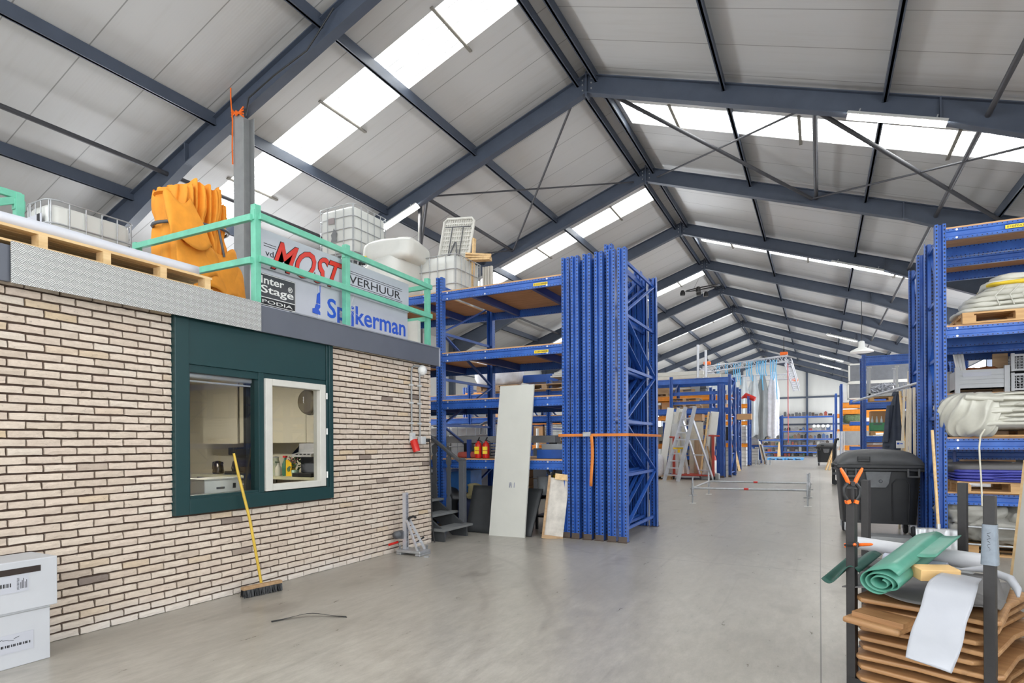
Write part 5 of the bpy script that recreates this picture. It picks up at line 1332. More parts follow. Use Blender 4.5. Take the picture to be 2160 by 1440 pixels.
bp = pallet('blue_pallet', 'left bright blue pallet lying on the far floor', -3.55, 49.0, 0, 1.2, 2.4, m=blp, group='blue pallets on the far floor')
dup(bp, (-2.3, 49.2, 0), 0, 'right bright blue pallet lying on the far floor')
tag(B().prism([(0, 0), (.30, 0), (.22, 1.35), (.1, 1.35)], 'y', 0, .05).build('wood_paddle', PINE, None, (-3.5, 60.2, 0), (math.radians(-8), 0, 0)), 'pale wooden board leaning on the far left shelving', 'board')

fill('the orange ladder rack', (-9.6, -4.6), 28.35, (0, 1.34, 3.57), .8, 31, .9)
fill('the second rack behind the ladder', (-8.3, -3.8), 31.3, (1.36, 2.76), .75, 32, .9)
fill('the far left load rack', (-8.0, -5.0), 36.9, (0, 1.31, 2.62), .8, 33, .9)
fill('the low shelving behind the boards', (-6.1, -4.0), 26.95, (.38, .82, 1.27, 1.72, 2.17), .26, 34, .7)
# ---------------------------------------------------------------- wheeled bins
def bin_(name, lab, loc, rz_=0, group='black wheeled containers'):
    t = thing(name, lab, 'bin', loc, rz_, group)
    w, d = 1.08, .72
    def body(u, v):
        z = .20+.86*v; s = .89+.11*v; ss = 2*PI*u
        cx_, cy_ = math.cos(ss), math.sin(ss)
        k = .28
        x = math.copysign(abs(cx_)**k, cx_)*w/2*s; y = math.copysign(abs(cy_)**k, cy_)*d/2*s
        return (x, y+d/2, z)
    q = B().grid(72, 8, body, True, True); q.box(-.43, .43, .07, d-.07, .2, .21); q.build('body', BLACK, t)
    q = B().box(-.58, .58, -.06, d+.06, 1.03, 1.085).box(-.56, .56, -.05, d+.05, .985, 1.03); q.build('rim', BLACK, t, bevel=.012)
    def lidf(u, v):
        x = -.565+1.13*u; y = -.05+(d+.1)*v
        e = max(0, 1-abs(2*u-1)**2.6)*max(0, 1-abs(2*v-1)**6)
        return (x, y, 1.085+.10*(1-abs(2*u-1)**8)*(1-abs(2*v-1)**8)+.125*e**.8)
    B().grid(30, 18, lidf).build('lid', mat('lid_plastic', (80, 81, 82), .5, var=.1), t, solid=.012)
    B().box(-.30, -.14, -.085, -.02, 1.13, 1.21).box(-.30, -.14, -.09, -.03, 1.165, 1.18).build('lid_handle', BLACK, t, bevel=.008)
    for x in (-.47, .33):
        q = B()
        for a, e, c, f_ in ((x, x+.16, .90, .925), (x, x+.025, .90, 1.03), (x+.135, x+.16, .90, 1.03)): q.box(a, e, -.075, -.04, c, f_)
        q.build('grip', mat('lid_plastic', (62, 63, 65), .5), t, bevel=.006)
    q = B().prism([(-.2, .985), (.14, .985), (.11, .80), (.07, .74), (-.13, .74), (-.17, .80)], 'y', -.035, .01); q.build('front_plate', mat('grey_boss', (92, 94, 96), .4, var=.2, scale=10), t, bevel=.01)
    B().lathe([(.02, -.045), (.026, -.036), (.026, -.03)], (0, 0, .84), 14, 'y').build('lock', DGREY, t)
    q = B()
    for x in (-.36, .26):
        q.path([(x-.10, -.0+.02, .25), (x-.11, -.005, .80), (x-.06, -.01, .87), (x+.06, -.01, .87), (x+.11, -.005, .80), (x+.10, .02, .25)], .007, 6)
    q.build('panel_rib', BLACK, t)
    for x in (-.42, .42):
        for y in (.1, d-.1):
            wh = B().lathe([(.03, -.025), (.09, -.025), (.10, -.01), (.10, .01), (.09, .025), (.03, .025)], (x, y-.03, .10), 18, 'x').build('wheel', RUBBER, t)
            B().box(x-.045, x+.045, y-.08, y+.06, .17, .2).box(x-.045, x-.032, y-.06, y+.02, .08, .18).box(x+.032, x+.045, y-.06, y+.02, .08, .18).build('fork', GALV, wh)
    for x in (-.595, .58): B().lathe([(.03, 0), (.03, .05)], (x-.02, d/2, 1.06), 12, 'x').build('trunnion', BLACK, t)
    return t
bn = bin_('wheeled_bin', 'large black wheeled bin with a domed lid in front of the blue uprights', (.80, 10.42, 0), math.radians(4))
dup(bn, (.36, 38.6, 0), math.radians(-3), 'distant black wheeled bin near the far shelving')
blk('concrete_slab', 'flat grey slab on the floor under the front of the large bin', 'slab', .62, 1.16, 9.9, 10.3, 0, .08, MGREY)
# ---------------------------------------------------------------- stillage with boards in the right foreground
t = thing('stillage', 'black steel stillage with four upright posts in the right foreground', 'stillage', (0, 0, 0))
P4 = [(.163, 4.0), (.75, 3.72), (.286, 4.86), (.82, 4.76)]
for x, y in P4: B().box(-.024, .024, -.024, .024, 0, 1.172).build('post', BLACKM, t, loc=(x, y, 0), rot=(0, 0, -.40), bevel=.003)
for a, e in ((0, 1), (2, 3), (0, 2), (1, 3)): B().bar((*P4[a], .05), (*P4[e], .05), .05, .05).build('base_rail', BLACKM, t)
q = B().box(-.028, .028, -.028, .028, .80, 1.02)
B().grid(16, 8, lambda u, v: (.029*math.copysign(abs(math.cos(2*PI*u))**.4, math.cos(2*PI*u))*(1+.25*(1-v)*.8), .029*math.copysign(abs(math.sin(2*PI*u))**.4, math.sin(2*PI*u))*(1+.25*(1-v)*.8), .83+.2*v), True, True).build('tape_wrap', mat('clear_tape', (128, 138, 148), .2, var=.15, scale=20), t, loc=(.75, 3.72, 0), rot=(0, 0, -.4))
q = B(); r6 = random.Random(2)
for i in range(7): q.bar((-.006+.012*(i % 2), -.031, .90+.014*i), (.008-.012*(i % 2), -.031, .908+.014*i), .002, .003, (0, 1, 0))
q.build('scribble', INK, t, loc=(.75, 3.72, 0), rot=(0, 0, -.4))
exv = Vector((.90, -.43, 0)).normalized(); eyv = Vector((.30, .95, 0)).normalized()
ANG = math.atan2(exv.y, exv.x)
names = ['lowest', 'second from the bottom', 'third from the bottom', 'fourth from the bottom', 'middle', 'fifth from the top', 'fourth from the top', 'third from the top', 'second from the top', 'topmost']
NB = 9; z = .085
for i in range(NB):
    wd = .66+r6.uniform(-.03, .03); dp = .74
    def edge(u, v, wd=wd, i=i):
        return None
    pts = []
    n_ = 14
    for j in range(n_+1):
        f_ = j/n_; pts.append((wd*(f_-.5)*1.0, -.0-.035*math.sin(PI*f_)*(1 if i % 2 else .6)))
    rr_ = .05
    poly = [(-wd/2+rr_, -.04), (0, -.055+.02*(i % 3)), (wd/2-rr_, -.04), (wd/2, .02), (wd/2-.03, dp*.5), (wd/2, dp-.05), (wd/2-.05, dp), (-wd/2+.05, dp), (-wd/2, dp-.05), (-wd/2+.03, dp*.5), (-wd/2, .02)]
    lab = '%s of the varnished wooden boards stacked in the black stillage' % names[i if i < 4 else i+1]
    tb = thing('wooden_board', lab, 'board', (0, 0, 0), 0, 'varnished boards in the stillage')
    c = Vector((.163, 4.0, 0))+exv*(.34+r6.uniform(-.025, .02))+eyv*(.04+r6.uniform(-.05, .03))
    tb.location = (c.x, c.y, z); tb.rotation_euler = (math.radians(2.0), math.radians(r6.uniform(-1.6, .6)), ANG+r6.uniform(-.05, .05))
    B().prism(poly, 'z', 0, .026).build('panel', TRAYW, tb, bevel=.009)
    if i < NB-1:
        for x in (-.2, .2): B().box(x-.03, x+.03, .05, dp-.1, -.022, 0).build('batten', OLDW, tb)
    z += .0545
tb = thing('board_offcut', 'short round edged wooden board jutting out left of the stack', 'board', (.22, 3.84, .43), rot=(0, .05, ANG-.03))
B().box(-.09, .20, -.08, .25, 0, .035).build('panel', TRAYW, tb, bevel=.014); B().box(-.06, .2, -.03, .2, .035, .062).build('batten', TRAYW, tb)
TOPZ = z-.0285
VINYLD = mat('dark_grey_vinyl', (112, 110, 110), .45, var=.15, scale=5); VINYL = mat('grey_vinyl', (168, 170, 176), .38, var=.05, scale=4); GTARP = mat('green_tarp', (82, 146, 126), .38, var=.12, scale=5)
GTD = mat('green_tarp_dark', (36, 78, 68), .5)
def vsheet(u, v):
    p = Vector((.163, 4.0, 0))+exv*(-.05+.72*u)+eyv*(-.02+.80*v)
    return (p.x, p.y, TOPZ+.018+.03*noise.noise((u*3.5, v*3, 2))+.02*math.sin(u*9+v*3)*(1-v)+.025)
tag(B().grid(28, 24, vsheet).build('vinyl_sheet', VINYLD, solid=.006), 'dark grey vinyl sheet covering the top of the board stack', 'sheet')
def wing(u, v):
    a = Vector((.20, 3.98, .66)).lerp(Vector((.34, 4.35, .72)), v)
    s = u*.26
    return (a.x-s*.75, a.y-s*.25, a.z+.05*math.sin(u*5.5+.3)*(1-.4*v)+.01)
tag(B().grid(24, 8, wing).build('vinyl_offcut', GTD, solid=.005), 'curled dark green vinyl edge sticking out left of the green roll', 'vinyl')
t = thing('green_roll', 'loosely rolled green tarpaulin on top of the board stack', 'roll', (0, 0, 0))
A, E_ = Vector((.285, 3.735, .685)), Vector((.60, 4.46, .80)); dirv = (E_-A).normalized(); sv = dirv.cross(Vector((0, 0, 1))).normalized(); uv = sv.cross(dirv)
def spiral(u, v):
    th = u*2*PI*3.1; r_ = .022+.066*(1-u)**.8+.0
    r_ = .092-.068*u
    return A.lerp(E_, v)+sv*(1.18*r_*math.cos(th+.6))+uv*(.82*r_*math.sin(th+.6)+ (.022*math.exp(-((math.cos(th+.6)-.5)/.4)**2) if u < .3 else 0))
B().grid(100, 8, spiral).build('rolled_sheet', GTARP, t, solid=.006)
def flapg(u, v):
    p = A.lerp(E_, .40+.58*v)
    return p+sv*(.05+.12*u)+uv*(.075-.02*u+.03*u*u)
B().grid(8, 8, flapg).build('loose_edge', GTARP, t, solid=.005)
tb = tag(B().box(-.055, .055, -.10, .10, 0, .062).build('pine_block', mat('pine_block', (222, 184, 126), .6, var=.08), None, (.55, 3.92, .70), (0, .10, ANG-.75), bevel=.004), 'short pine block lying beside the green roll', 'wood')
LC = [(.60, 3.95, .735), (.536, 3.766, .745), (.475, 3.63, .715), (.435, 3.54, .62), (.385, 3.40, .53), (.343, 3.273, .449)]
RC = [(.75, 3.90, .72), (.709, 3.743, .722), (.675, 3.64, .68), (.635, 3.555, .59), (.58, 3.43, .48), (.527, 3.312, .391)]
def curve(C, t_):
    f_ = t_*(len(C)-1); i = min(int(f_), len(C)-2); f_ -= i
    p0, p1, p2, p3 = (Vector(C[max(0, min(len(C)-1, i+o))]) for o in (-1, 0, 1, 2))
    return .5*((2*p1)+(p2-p0)*f_+(2*p0-5*p1+4*p2-p3)*f_*f_+(3*p1-p0-3*p2+p3)*f_**3)
def drape(u, v):
    p = curve(LC, v).lerp(curve(RC, v), u)
    return p+Vector((.4, -.8, .3))*(.012*math.sin(v*14+u*2)*(.3+v)*.6+.008*noise.noise((u*3, v*6, 1)))
tag(B().grid(14, 40, drape).build('vinyl_strip', VINYL, solid=.005), 'light grey vinyl strip hanging over the front of the board stack', 'vinyl')
q = B().path([(.66, 4.02, .74), (.78, 3.98, .76), (.86, 3.86, .74), (.875, 3.80, .70), (.87, 3.77, .67)], [.004, .02, .022, .018, .006], 8)
tag(q.build('vinyl_curl', VINYL), 'curled light vinyl scrap arching toward the right front post', 'vinyl')
t = thing('white_tube_roll', 'long white roll lying across the back of the board stack', 'roll', (0, 0, 0))
A2, E2 = Vector((.205, 4.55, .775)), Vector((.855, 4.33, .735))
B().path([A2, A2.lerp(E2, .5)+Vector((0, 0, -.004)), E2], [.040, .046, .052], 20).build('rolled_film', mat('white_roll', (196, 196, 200), .35, var=.03), t)
d2 = (E2-A2).normalized(); B().tube(E2, E2+d2*.006, .018, 12).build('core', CARD, t)
tag(B().path([(.36, 4.42, .70), (.66, 4.28, .69)], .04, 16).build('clear_roll', mat('clear_roll', (186, 190, 206), .2, var=.05)), 'shorter translucent roll in front of the long white roll', 'roll')
def sheet2(u, v):
    return (.20+.70*u, 4.50-.22*u-.18*v, .70-.035*v-.03*u-.10*max(0, u-.55)*v*2)
tag(B().grid(16, 6, sheet2).build('film_sheet', VINYLD, solid=.004), 'dark film sheet sagging under the long white roll', 'sheet')
tag(B().box(-.07, .07, -.02, .02, 0, .02).build('steel_angle', GALV, None, (.70, 4.18, .70), (0, 0, ANG)), 'small galvanised bracket behind the pine block', 'bracket')
def clamp(name, lab, loc, rot, s=1):
    t = thing(name, lab, 'clamp', loc, 0, 'orange tipped spring clamps', rot=rot)
    q = B()
    for sd in (-1, 1):
        B().path([(sd*.018*s, 0, .045*s), (sd*.03*s, 0, .075*s), (sd*.055*s, 0, .12*s), (sd*.062*s, 0, .135*s)], [.011*s, .012*s, .010*s, .006*s], 8).build('handle', OFLAG, t)
        B().path([(sd*.02*s, 0, .05*s), (sd*.045*s, 0, .02*s), (sd*.045*s, 0, -.02*s), (sd*.025*s, 0, -.05*s)], [.011*s, .011*s, .010*s, .009*s], 8).build('jaw', BLACK, t)
        B().obox((sd*.022*s, 0, -.06*s), (.022*s, .03*s, .02*s), (0, sd*.3, 0)).build('jaw_pad', OFLAG, t)
    B().lathe([(.014*s, -.018*s), (.014*s, .018*s)], (0, 0, .045*s), 10, 'y').build('pivot', BLACKM, t)
    return t
clamp('spring_clamp', 'orange and black spring clamp gripping the top of the left front post', (.163, 3.966, 1.155), (0, 0, .45), 1.0)
clamp('spring_clamp', 'orange and black spring clamp half way up the left front post', (.17, 3.965, .845), (math.radians(78), 0, .45), .8)
# things on the floor around the stillage
t = thing('white_door_board', 'large white panel with a pine edge leaning at the right border of the picture', 'panel', (0, 0, 0))
fp = [Vector((1.01, 4.74, 0)), Vector((1.30, 3.5, 0))]; up_ = Vector((.14, .06, 1.32)); th_ = Vector((.04, .012, 0))
def slab8(a, e, th0, th1, u0=Vector((0, 0, 0)), u1=up_):
    return [a+th0+u0, e+th0+u0, e+th1+u0, a+th1+u0, a+th0+u1, e+th0+u1, e+th1+u1, a+th1+u1]
F8 = [(3, 2, 1, 0), (4, 5, 6, 7), (0, 1, 5, 4), (1, 2, 6, 5), (2, 3, 7, 6), (3, 0, 4, 7)]
B().add(slab8(fp[0], fp[1], Vector((0, 0, 0)), th_), F8).build('panel', OFFW, t)
ed = (fp[0]-fp[1]).normalized()*.03
B().add(slab8(fp[0], fp[0]+ed, Vector((0, 0, 0)), th_), F8).build('pine_edge', PINE, t)
tag(B().bar((.93, 4.75, .03), (1.15, 3.9, .03), .05, .05).build('white_batten', WHITE), 'white batten on the floor at the foot of the leaning panel', 'batten')
tag(B().path([(.86, 5.4, .07), (1.13, 4.78, .07)], .07, 18).build('grey_roll', mat('grey_roll', (176, 172, 166), .5)), 'thick grey roll lying on the floor behind the right front post', 'roll')
tag(B().box(.80, 1.14, 5.42, 5.75, 0, .012).build('dark_mat', BLACK), 'dark square mat on the floor behind the grey roll', 'mat')
t = thing('snow_shovel', 'aluminium snow shovel with a wooden handle leaning on the blue upright', 'shovel', (0, 0, 0))
def blade(u, v): return (1.075+.50*u+.0*v, 9.02+.05*math.sin(PI*u)-.10*(1-v)**2+.05*v+.012*math.sin(u*PI*5)**2, .06+.28*v)
B().grid(41, 10, blade).build('blade', GALV, t, solid=.006)
B().tube((1.315, 9.05, .30), (1.285, 9.28, 1.575), .018).build('handle', PINE, t); B().tube((1.318, 9.03, .20), (1.312, 9.06, .40), .026).prism([(1.25, .34), (1.39, .34), (1.32, .20)], 'y', 9.02, 9.03).build('socket', GALV, t)
# ---------------------------------------------------------------- right racks
R = rack('pallet_rack', 'tall blue rack at the right edge, loaded with folded tarpaulins', [1.40, 4.15], 9.39, .95, 4.24, [.763, 1.465, 2.90, 4.161], bolts=True)
shelf_label(R, 'E10F042', .66, 4.065, w=.34)
R2 = rack('pallet_rack', 'blue rack back to back behind the right edge rack', [1.385, 4.15], 10.87, 1.0, 4.26, [1.30, 2.12, 2.86, 4.16], bolts=False)
R3 = rack('pallet_rack', 'blue rack in the third row on the right, behind the metal crates', [2.22, 4.9], 13.5, .9, 3.3, [.9, 1.9], bh=.12)
# pallets and tarps
pallet('pallet', 'pallet under the pile of tied tarpaulins on the upper right shelf', 1.62, 9.36, 2.92, lx=1.2, ly=.85, m=PALLETW)
r7 = random.Random(9)
def tarp_pile(lab, x0, x1, y0, y1, z0, n, h, m, seed, sx=0):
    t = thing('tarpaulin_pile', lab, 'tarpaulin', (0, 0, 0))
    rr = random.Random(seed); zz = z0
    for i in range(n):
        hh = h/n; w = (x1-x0); xa = x0+sx*i/n+rr.uniform(-.04, .04); xb = x1+rr.uniform(-.03, .05)
        q = B().grid(56, 14, lump(((xa+xb)/2, (y0+y1)/2+rr.uniform(-.03, .03), zz+hh*.5), (xb-xa, (y1-y0), hh*1.25), seed*7+i*5, amp=hh*.42, freq=2.4, pw=.4, fold=3, bottomflat=False, cf=(1.6, 3, 16)), True, True)
        q.build('folded_layer', m, t); zz += hh*.97
    return t
tp1 = tarp_pile('pile of tied pale tarpaulins on the upper right pallet', 1.60, 2.9, 9.38, 10.2, 3.06, 7, .46, TARP, 3, .42)
B().grid(30, 10, lump((2.15, 9.75, 3.40), (.55, .8, .06), 5, amp=.02, pw=.4, nu=30, nv=10), True, True).build('yellow_layer', mat('tarp_yellow', (216, 184, 40), .5), tp1)
q = B()
for i in range(8):
    x = 1.75+.15*i+r7.uniform(-.05, .05); q.path([(x+.25, 9.36, 3.12), (x+.2, 9.33, 3.24), (x+.3, 9.35, 3.36)], .008, 6)
q.build('tie_rope', TARP, tp1)
pallet('pallet', 'pallet under the big draped tarpaulin on the right', 1.72, 9.33, 1.487, lx=1.2, ly=.9, m=PALLETW)
t = thing('tarpaulin', 'big pale tarpaulin bulging over the rack edge on the right', 'tarpaulin', (0, 0, 0))
def tfold(x0, x1, yf, yb, z, th, seed, k=5.0, amp=.018):
    """one thick fold of sheet: flattened loop, rounded at the front, with long soft creases"""
    def fn(u, v):
        x = x0+(x1-x0)*v; a = 2*PI*u
        e = min(1, max(0, (x-x0)/.22))**.5
        cy_, cz_ = math.cos(a), math.sin(a)
        yy = (yf+yb)/2-(yb-yf)/2*math.copysign(abs(cy_)**.45, cy_)*(.75+.25*e)
        zz = z+th/2*math.copysign(abs(cz_)**.8, cz_)*(.35+.65*e)
        cr = abs(math.sin(zz*k*9+2.5*noise.noise((x*2.2, seed, zz*3))))-.5
        yy += -(amp*cr+.05*noise.noise((x*1.7, seed*2.3, zz*2)))*(1 if cy_ > 0 else .2)
        zz += .020*noise.noise((x*2.1, yy*3, seed))-.05*max(0, .3-(x-x0))*1.2
        return (x, yy, zz)
    return B().grid(40, 70, fn, True, True)
for i, (x0, z, th, yf) in enumerate(((1.46, 1.645, .15, 9.17), (1.42, 1.735, .12, 9.20), (1.40, 1.81, .12, 9.17), (1.42, 1.885, .11, 9.21), (1.46, 1.955, .09, 9.18), (1.55, 2.01, .05, 9.22))):
    tfold(x0+.14, 3.0, yf, 10.12, z, th, 11+i*7).build('folded_layer', TARP, t)
def corner(u, v):
    """sheet falling over the left front corner of the folded stack, with slanting folds"""
    ph = math.radians(165+130*u); cx_, cy_ = 1.78, 9.56
    prof = [(.06, 2.045), (.26, 2.035), (.385, 1.97), (.43, 1.84), (.42, 1.70), (.385, 1.58), (.31, 1.505), (.20, 1.49)]
    pc = curve([(a, 0, e) for a, e in prof], v); r_, z_ = pc.x, pc.z
    a_ = ph*5+v*3.2+1.3*noise.noise((ph*1.5, v*2.2, 4))
    r_ += (.055*((1-abs(math.sin(a_)))**2-.3)+.03*((1-abs(math.sin(a_*1.7+2*v)))**2-.3))*min(1, v*2.2)
    z_ += .015*noise.noise((ph*3, v*4, 8))
    return (cx_+r_*math.cos(ph), cy_+r_*.98*math.sin(ph), z_)
B().grid(120, 60, corner).build('draped_corner', TARP, t, solid=.008)
B().path([(1.62, 9.2, 1.98), (1.75, 9.17, 1.96), (1.98, 9.17, 1.945)], .032, 12).build('rolled_edge', TARP, t)
for i, z_ in enumerate((1.68, 1.74, 1.80, 1.87)):
    B().path([(1.95+.05*i, 9.20, z_), (2.02+.04*i, 9.15, z_+.005), (2.3, 9.14, z_+.01), (2.9, 9.16, z_+.02)], [.006, .02, .022, .02], 8).build('fold_edge', TARP, t)
tag(B().path([(1.80, 9.15, 1.58), (1.755, 9.14, 1.50), (1.74, 9.13, 1.36), (1.745, 9.13, 1.2), (1.755, 9.13, 1.0), (1.76, 9.12, .82), (1.765, 9.12, .64)], [.009, .011, .010, .010, .009, .010, .011], 8).build('hanging_rope', mat('rope_pale', (206, 202, 186), .8)), 'pale rope hanging down from the big draped tarpaulin', 'rope')
pallet('pallet', 'pallet under the blue and black folded tarpaulin', 1.55, 9.30, .783, lx=1.2, ly=.9, m=PALLETW)
t = thing('blue_tarpaulin', 'folded tarpaulin, black outside and blue at the edges, on the low right shelf', 'tarpaulin', (0, 0, 0))
TB, TK = mat('tarp_blue', (58, 62, 150), .4), mat('tarp_dark', (84, 82, 80), .42, var=.12)
for i in range(4):
    z_ = .94+.038*i
    B().grid(40, 10, lump((2.12-.01*i, 9.66, z_), (1.22-.03*i, .80, .045), 70+i, amp=.012, pw=.35, bottomflat=False), True, True).build('blue_fold', TB, t)
B().grid(40, 14, lump((2.0, 9.72, 1.085), (1.02, .76, .15), 77, amp=.02, pw=.4, bottomflat=False), True, True).build('dark_cover', TK, t)
for z_ in (.955, .99, 1.02): B().path([(1.9, 9.24, z_), (2.05, 9.22, z_+.01), (2.5, 9.22, z_+.012), (2.8, 9.24, z_)], [.004, .012, .012, .010], 8).build('blue_edge', TB, t)
pallet('pallet', 'pallet on the floor at the right under the dull tarpaulins', 1.62, 9.28, 0, lx=1.4, ly=.9, m=PALLETW)
t = thing('dull_tarpaulin', 'heap of crumpled dull grey tarpaulin on the floor pallet at the right', 'tarpaulin', (0, 0, 0))
for c, s, sd in (((2.15, 9.7, .30), (1.4, .9, .34), 81), ((2.5, 9.6, .46), (.8, .8, .26), 85), ((1.75, 9.75, .44), (.7, .7, .36), 88)):
    B().grid(60, 26, lump(c, s, sd, amp=.13, freq=2.2, pw=.6, fold=2, bottomflat=False, cf=(3, 4, 5)), True, True).build('crumpled_layer', TARPD, t)
t = thing('metal_rails', 'thin metal frame with two rails in front of the dull tarpaulins', 'frame', (0, 0, 0))
for z_ in (.37, .155): B().tube((1.58, 9.2, z_), (2.7, 9.2, z_-.02), .013).build('rail', GALV, t)
for x in (1.78, 2.45): B().tube((x, 9.2, .13), (x, 9.2, .37), .012).build('upright_bar', GALV, t)
# metal crates on the second row
def metal_crate(lab, x, y, z_, w, d, h):
    t = thing('metal_crate', lab, 'crate', (x, y, z_), 0, 'grey metal crates on the right')
    q = B().box(0, w, 0, .02, .05, h).box(0, w, d-.02, d, .05, h).box(0, .02, 0, d, .05, h).box(w-.02, w, 0, d, .05, h).box(0, w, 0, d, .05, .07)
    for i in range(4): q.box(.02, w-.02, -.012, 0, .07+(h-.09)*i/4, .07+(h-.09)*i/4+.05)
    q.build('walls', LGREY, t)
    for px in (0, w):
        for py in (0, d): B().box(px-.03, px+.03, py-.03, py+.03, 0, h+.04).build('corner_post', LGREY, t)
    B().box(.06, .4, -.016, -.012, h-.1, h-.04).build('paper_label', SIGNW, t)
    return t
metal_crate('grey ribbed metal crate on the rack behind the big tarpaulin', 1.82, 10.9, 2.14, .58, .6, .34)
q = B()
for i in range(3): q.bar((1.86+.035*i, 11.0, 2.42), (1.80+.045*i, 11.1, 2.86), .035, .03)
tag(q.build('white_battens', WHITE), 'white battens leaning out of the grey metal crate', 'battens')
lumpobj('rusty_fittings', (2.1, 11.2, 2.47), (.46, .4, .10), 90, mat('rusty', (150, 88, 48), .7, var=.4, scale=40), 'rusty fittings heaped in the grey metal crate', 'fittings', amp=.05, freq=9)
blk('brown_board', 'brown board standing behind the grey metal crate', 'board', 2.28, 2.46, 11.1, 11.14, 2.14, 2.72, OLDW)
def mesh_crate(lab, x, y, z_, w, d, h, fill=True):
    t = thing('mesh_crate', lab, 'crate', (x, y, z_), 0, 'wire mesh crates on the right')
    q = B()
    n = int(w/.04)
    for yy in (0, d):
        for i in range(n+1): q.bar((w*i/n, yy, 0), (w*i/n, yy, h), .007, .007)
        for i in range(int(h/.04)+1): q.bar((0, yy, h*i/int(h/.04)), (w, yy, h*i/int(h/.04)), .007, .007)
    for xx in (0, w):
        for i in range(9): q.bar((xx, d*i/8, 0), (xx, d*i/8, h), .007, .007)
    q.build('mesh', LGREY, t)
    q = B()
    for xx in (0, w):
        for yy in (0, d): q.box(xx-.02, xx+.02, yy-.02, yy+.02, -.02, h+.03)
    for yy in (0, d): q.bar((0, yy, h), (w, yy, h), .03, .03).bar((0, yy, 0), (w, yy, 0), .03, .03)
    q.build('frame', LGREY, t); B().box(0, w, 0, d, -.01, 0).build('base', DGREY, t)
    if fill:
        q = B(); rr = random.Random(int(z_*100))
        for i in range(110):
            c = Vector((rr.uniform(.04, w-.04), rr.uniform(.03, d-.04), rr.uniform(.02, h*.8))); v = Vector((rr.uniform(-1, 1), rr.uniform(-1, 1), rr.uniform(-1, 1))).normalized()*.03
            q.bar(c-v, c+v, .03, .02)
        o = q.build('fittings', GALV, t); o['kind'] = 'stuff'
    return t
mesh_crate('lower wire mesh crate full of metal fittings at the right edge', 2.47, 10.92, 2.17, .58, .6, .21)
mesh_crate('upper wire mesh crate, nearly empty, at the right edge', 2.47, 10.92, 2.45, .58, .6, .21, False)
# more goods seen low through the right rack
for i, (x, y, z0, w, h, m_, lab) in enumerate(((1.95, 11.0, 1.32, .5, .12, LGREY, 'stack of white trays behind the blue tarpaulin'), (2.0, 11.0, 1.44, .44, .06, OFFW, 'upper white tray behind the blue tarpaulin'), (2.62, 10.95, 1.0, .4, .5, MGREY, 'grey tub at the right edge behind the blue tarpaulin'),
                                               (1.50, 11.0, .3, .3, 1.0, WHITE, 'white carton standing between the right uprights'))):
    blk('stored_tray' if 'tray' in lab else ('stored_tub' if 'tub' in lab else 'carton'), lab, 'tray' if 'tray' in lab else 'container', x, x+w, y, y+.5, z0, z0+h, m_)
lumpobj('pink_insulation', (1.56, 10.12, 1.73), (.22, .4, .5), 95, TARP, 'end of a pale tarpaulin poking out between the blue uprights', 'tarpaulin', amp=.05)
blk('lattice_bar', 'dark flat steel standing inside the right rack frame', 'bar', 1.60, 1.64, 9.9, 9.92, 0, 1.3, NAVY)
# clothes rail with jacket and timber behind the bin
t = thing('clothes_pole', 'thin pole sticking out from the blue uprights behind the bin', 'pole', (0, 0, 0)); B().tube((1.47, 11.15, 2.37), (.58, 13.24, 2.20), .022).build('pole', ALU, t)
for i, nm in enumerate(('nearest the jacket', 'in the middle', 'nearest the blue upright')):
    tag(B().path([(1.18+.06*i, 11.85-.14*i, 2.34), (1.18+.06*i, 11.87-.14*i, 2.38), (1.19+.06*i, 11.88-.14*i, 2.33), (1.19+.06*i, 11.87-.14*i, 2.22)], .008, 6).build('pale_hook', OFFW), 'pale hook on the thin pole behind the bin, the one '+nm, 'hook', 'hooks on the pole')
t = thing('dark_jacket', 'dark navy work jacket hanging behind the bin', 'jacket', (1.17, 12.02, 0)); JM = mat('jacket_navy', (58, 64, 76), .75, var=.15, scale=8)
def jack(u, v):
    th = 2*PI*u; w = .04+.085*min(1, (1-v)*2.2)+.035*(1-v); r_ = 1+.14*math.sin(7*th+v*3)+.1*noise.noise((v*3, math.cos(th), math.sin(th)))
    return (w*r_*math.cos(th)*1.0-.05*(1-v), .10*r_*math.sin(th), 1.24+.98*v+.06*math.sin(th*2)*(v < .05))
B().grid(56, 22, jack, True, True).build('body', JM, t)
def slv(u, v):
    th = 2*PI*u; r_ = .06+.01*math.sin(5*th+v*6)
    return (-.10-.07*(1-v)+.8*r_*math.cos(th), -.07+r_*math.sin(th), 1.42+.62*v)
B().grid(20, 14, slv, True, True).build('sleeve', JM, t); B().lathe([(.02, 2.18), (.075, 2.21), (.06, 2.27), (.03, 2.28)], n=12).build('collar', JM, t)
tag(B().tube((1.25, 11.5, .95), (1.19, 11.75, 2.26), .02).build('tool_shaft', PINE), 'wooden tool handle leaning between the jacket and the pale timber', 'handle')
for i, (x, y, w, lab) in enumerate(((1.24, 11.66, .09, 'pale timber plank leaning behind the bin, nearest the jacket'), (1.28, 11.58, .09, 'pale timber plank leaning behind the bin, second from the jacket'), (1.30, 11.48, .09, 'pale timber plank leaning behind the bin, third from the jacket'), (1.33, 11.30, .09, 'pale timber plank leaning behind the bin, next to the blue upright'))):
    tag(B().bar((x-.03*(3-i), y-.1, 0), (x, y, 2.28), w, .03, (1, 0, 0)).build('timber_plank', mat('pale_timber', (218, 206, 184), .6, var=.06, stretch=(4, 4, .4)), None), lab, 'plank')
blk('plank_box', 'short pale boards nailed high up beside the blue upright behind the bin', 'boards', 1.33, 1.49, 12.0, 12.1, 2.36, 2.62, mat('pale_timber', (218, 206, 184), .6))
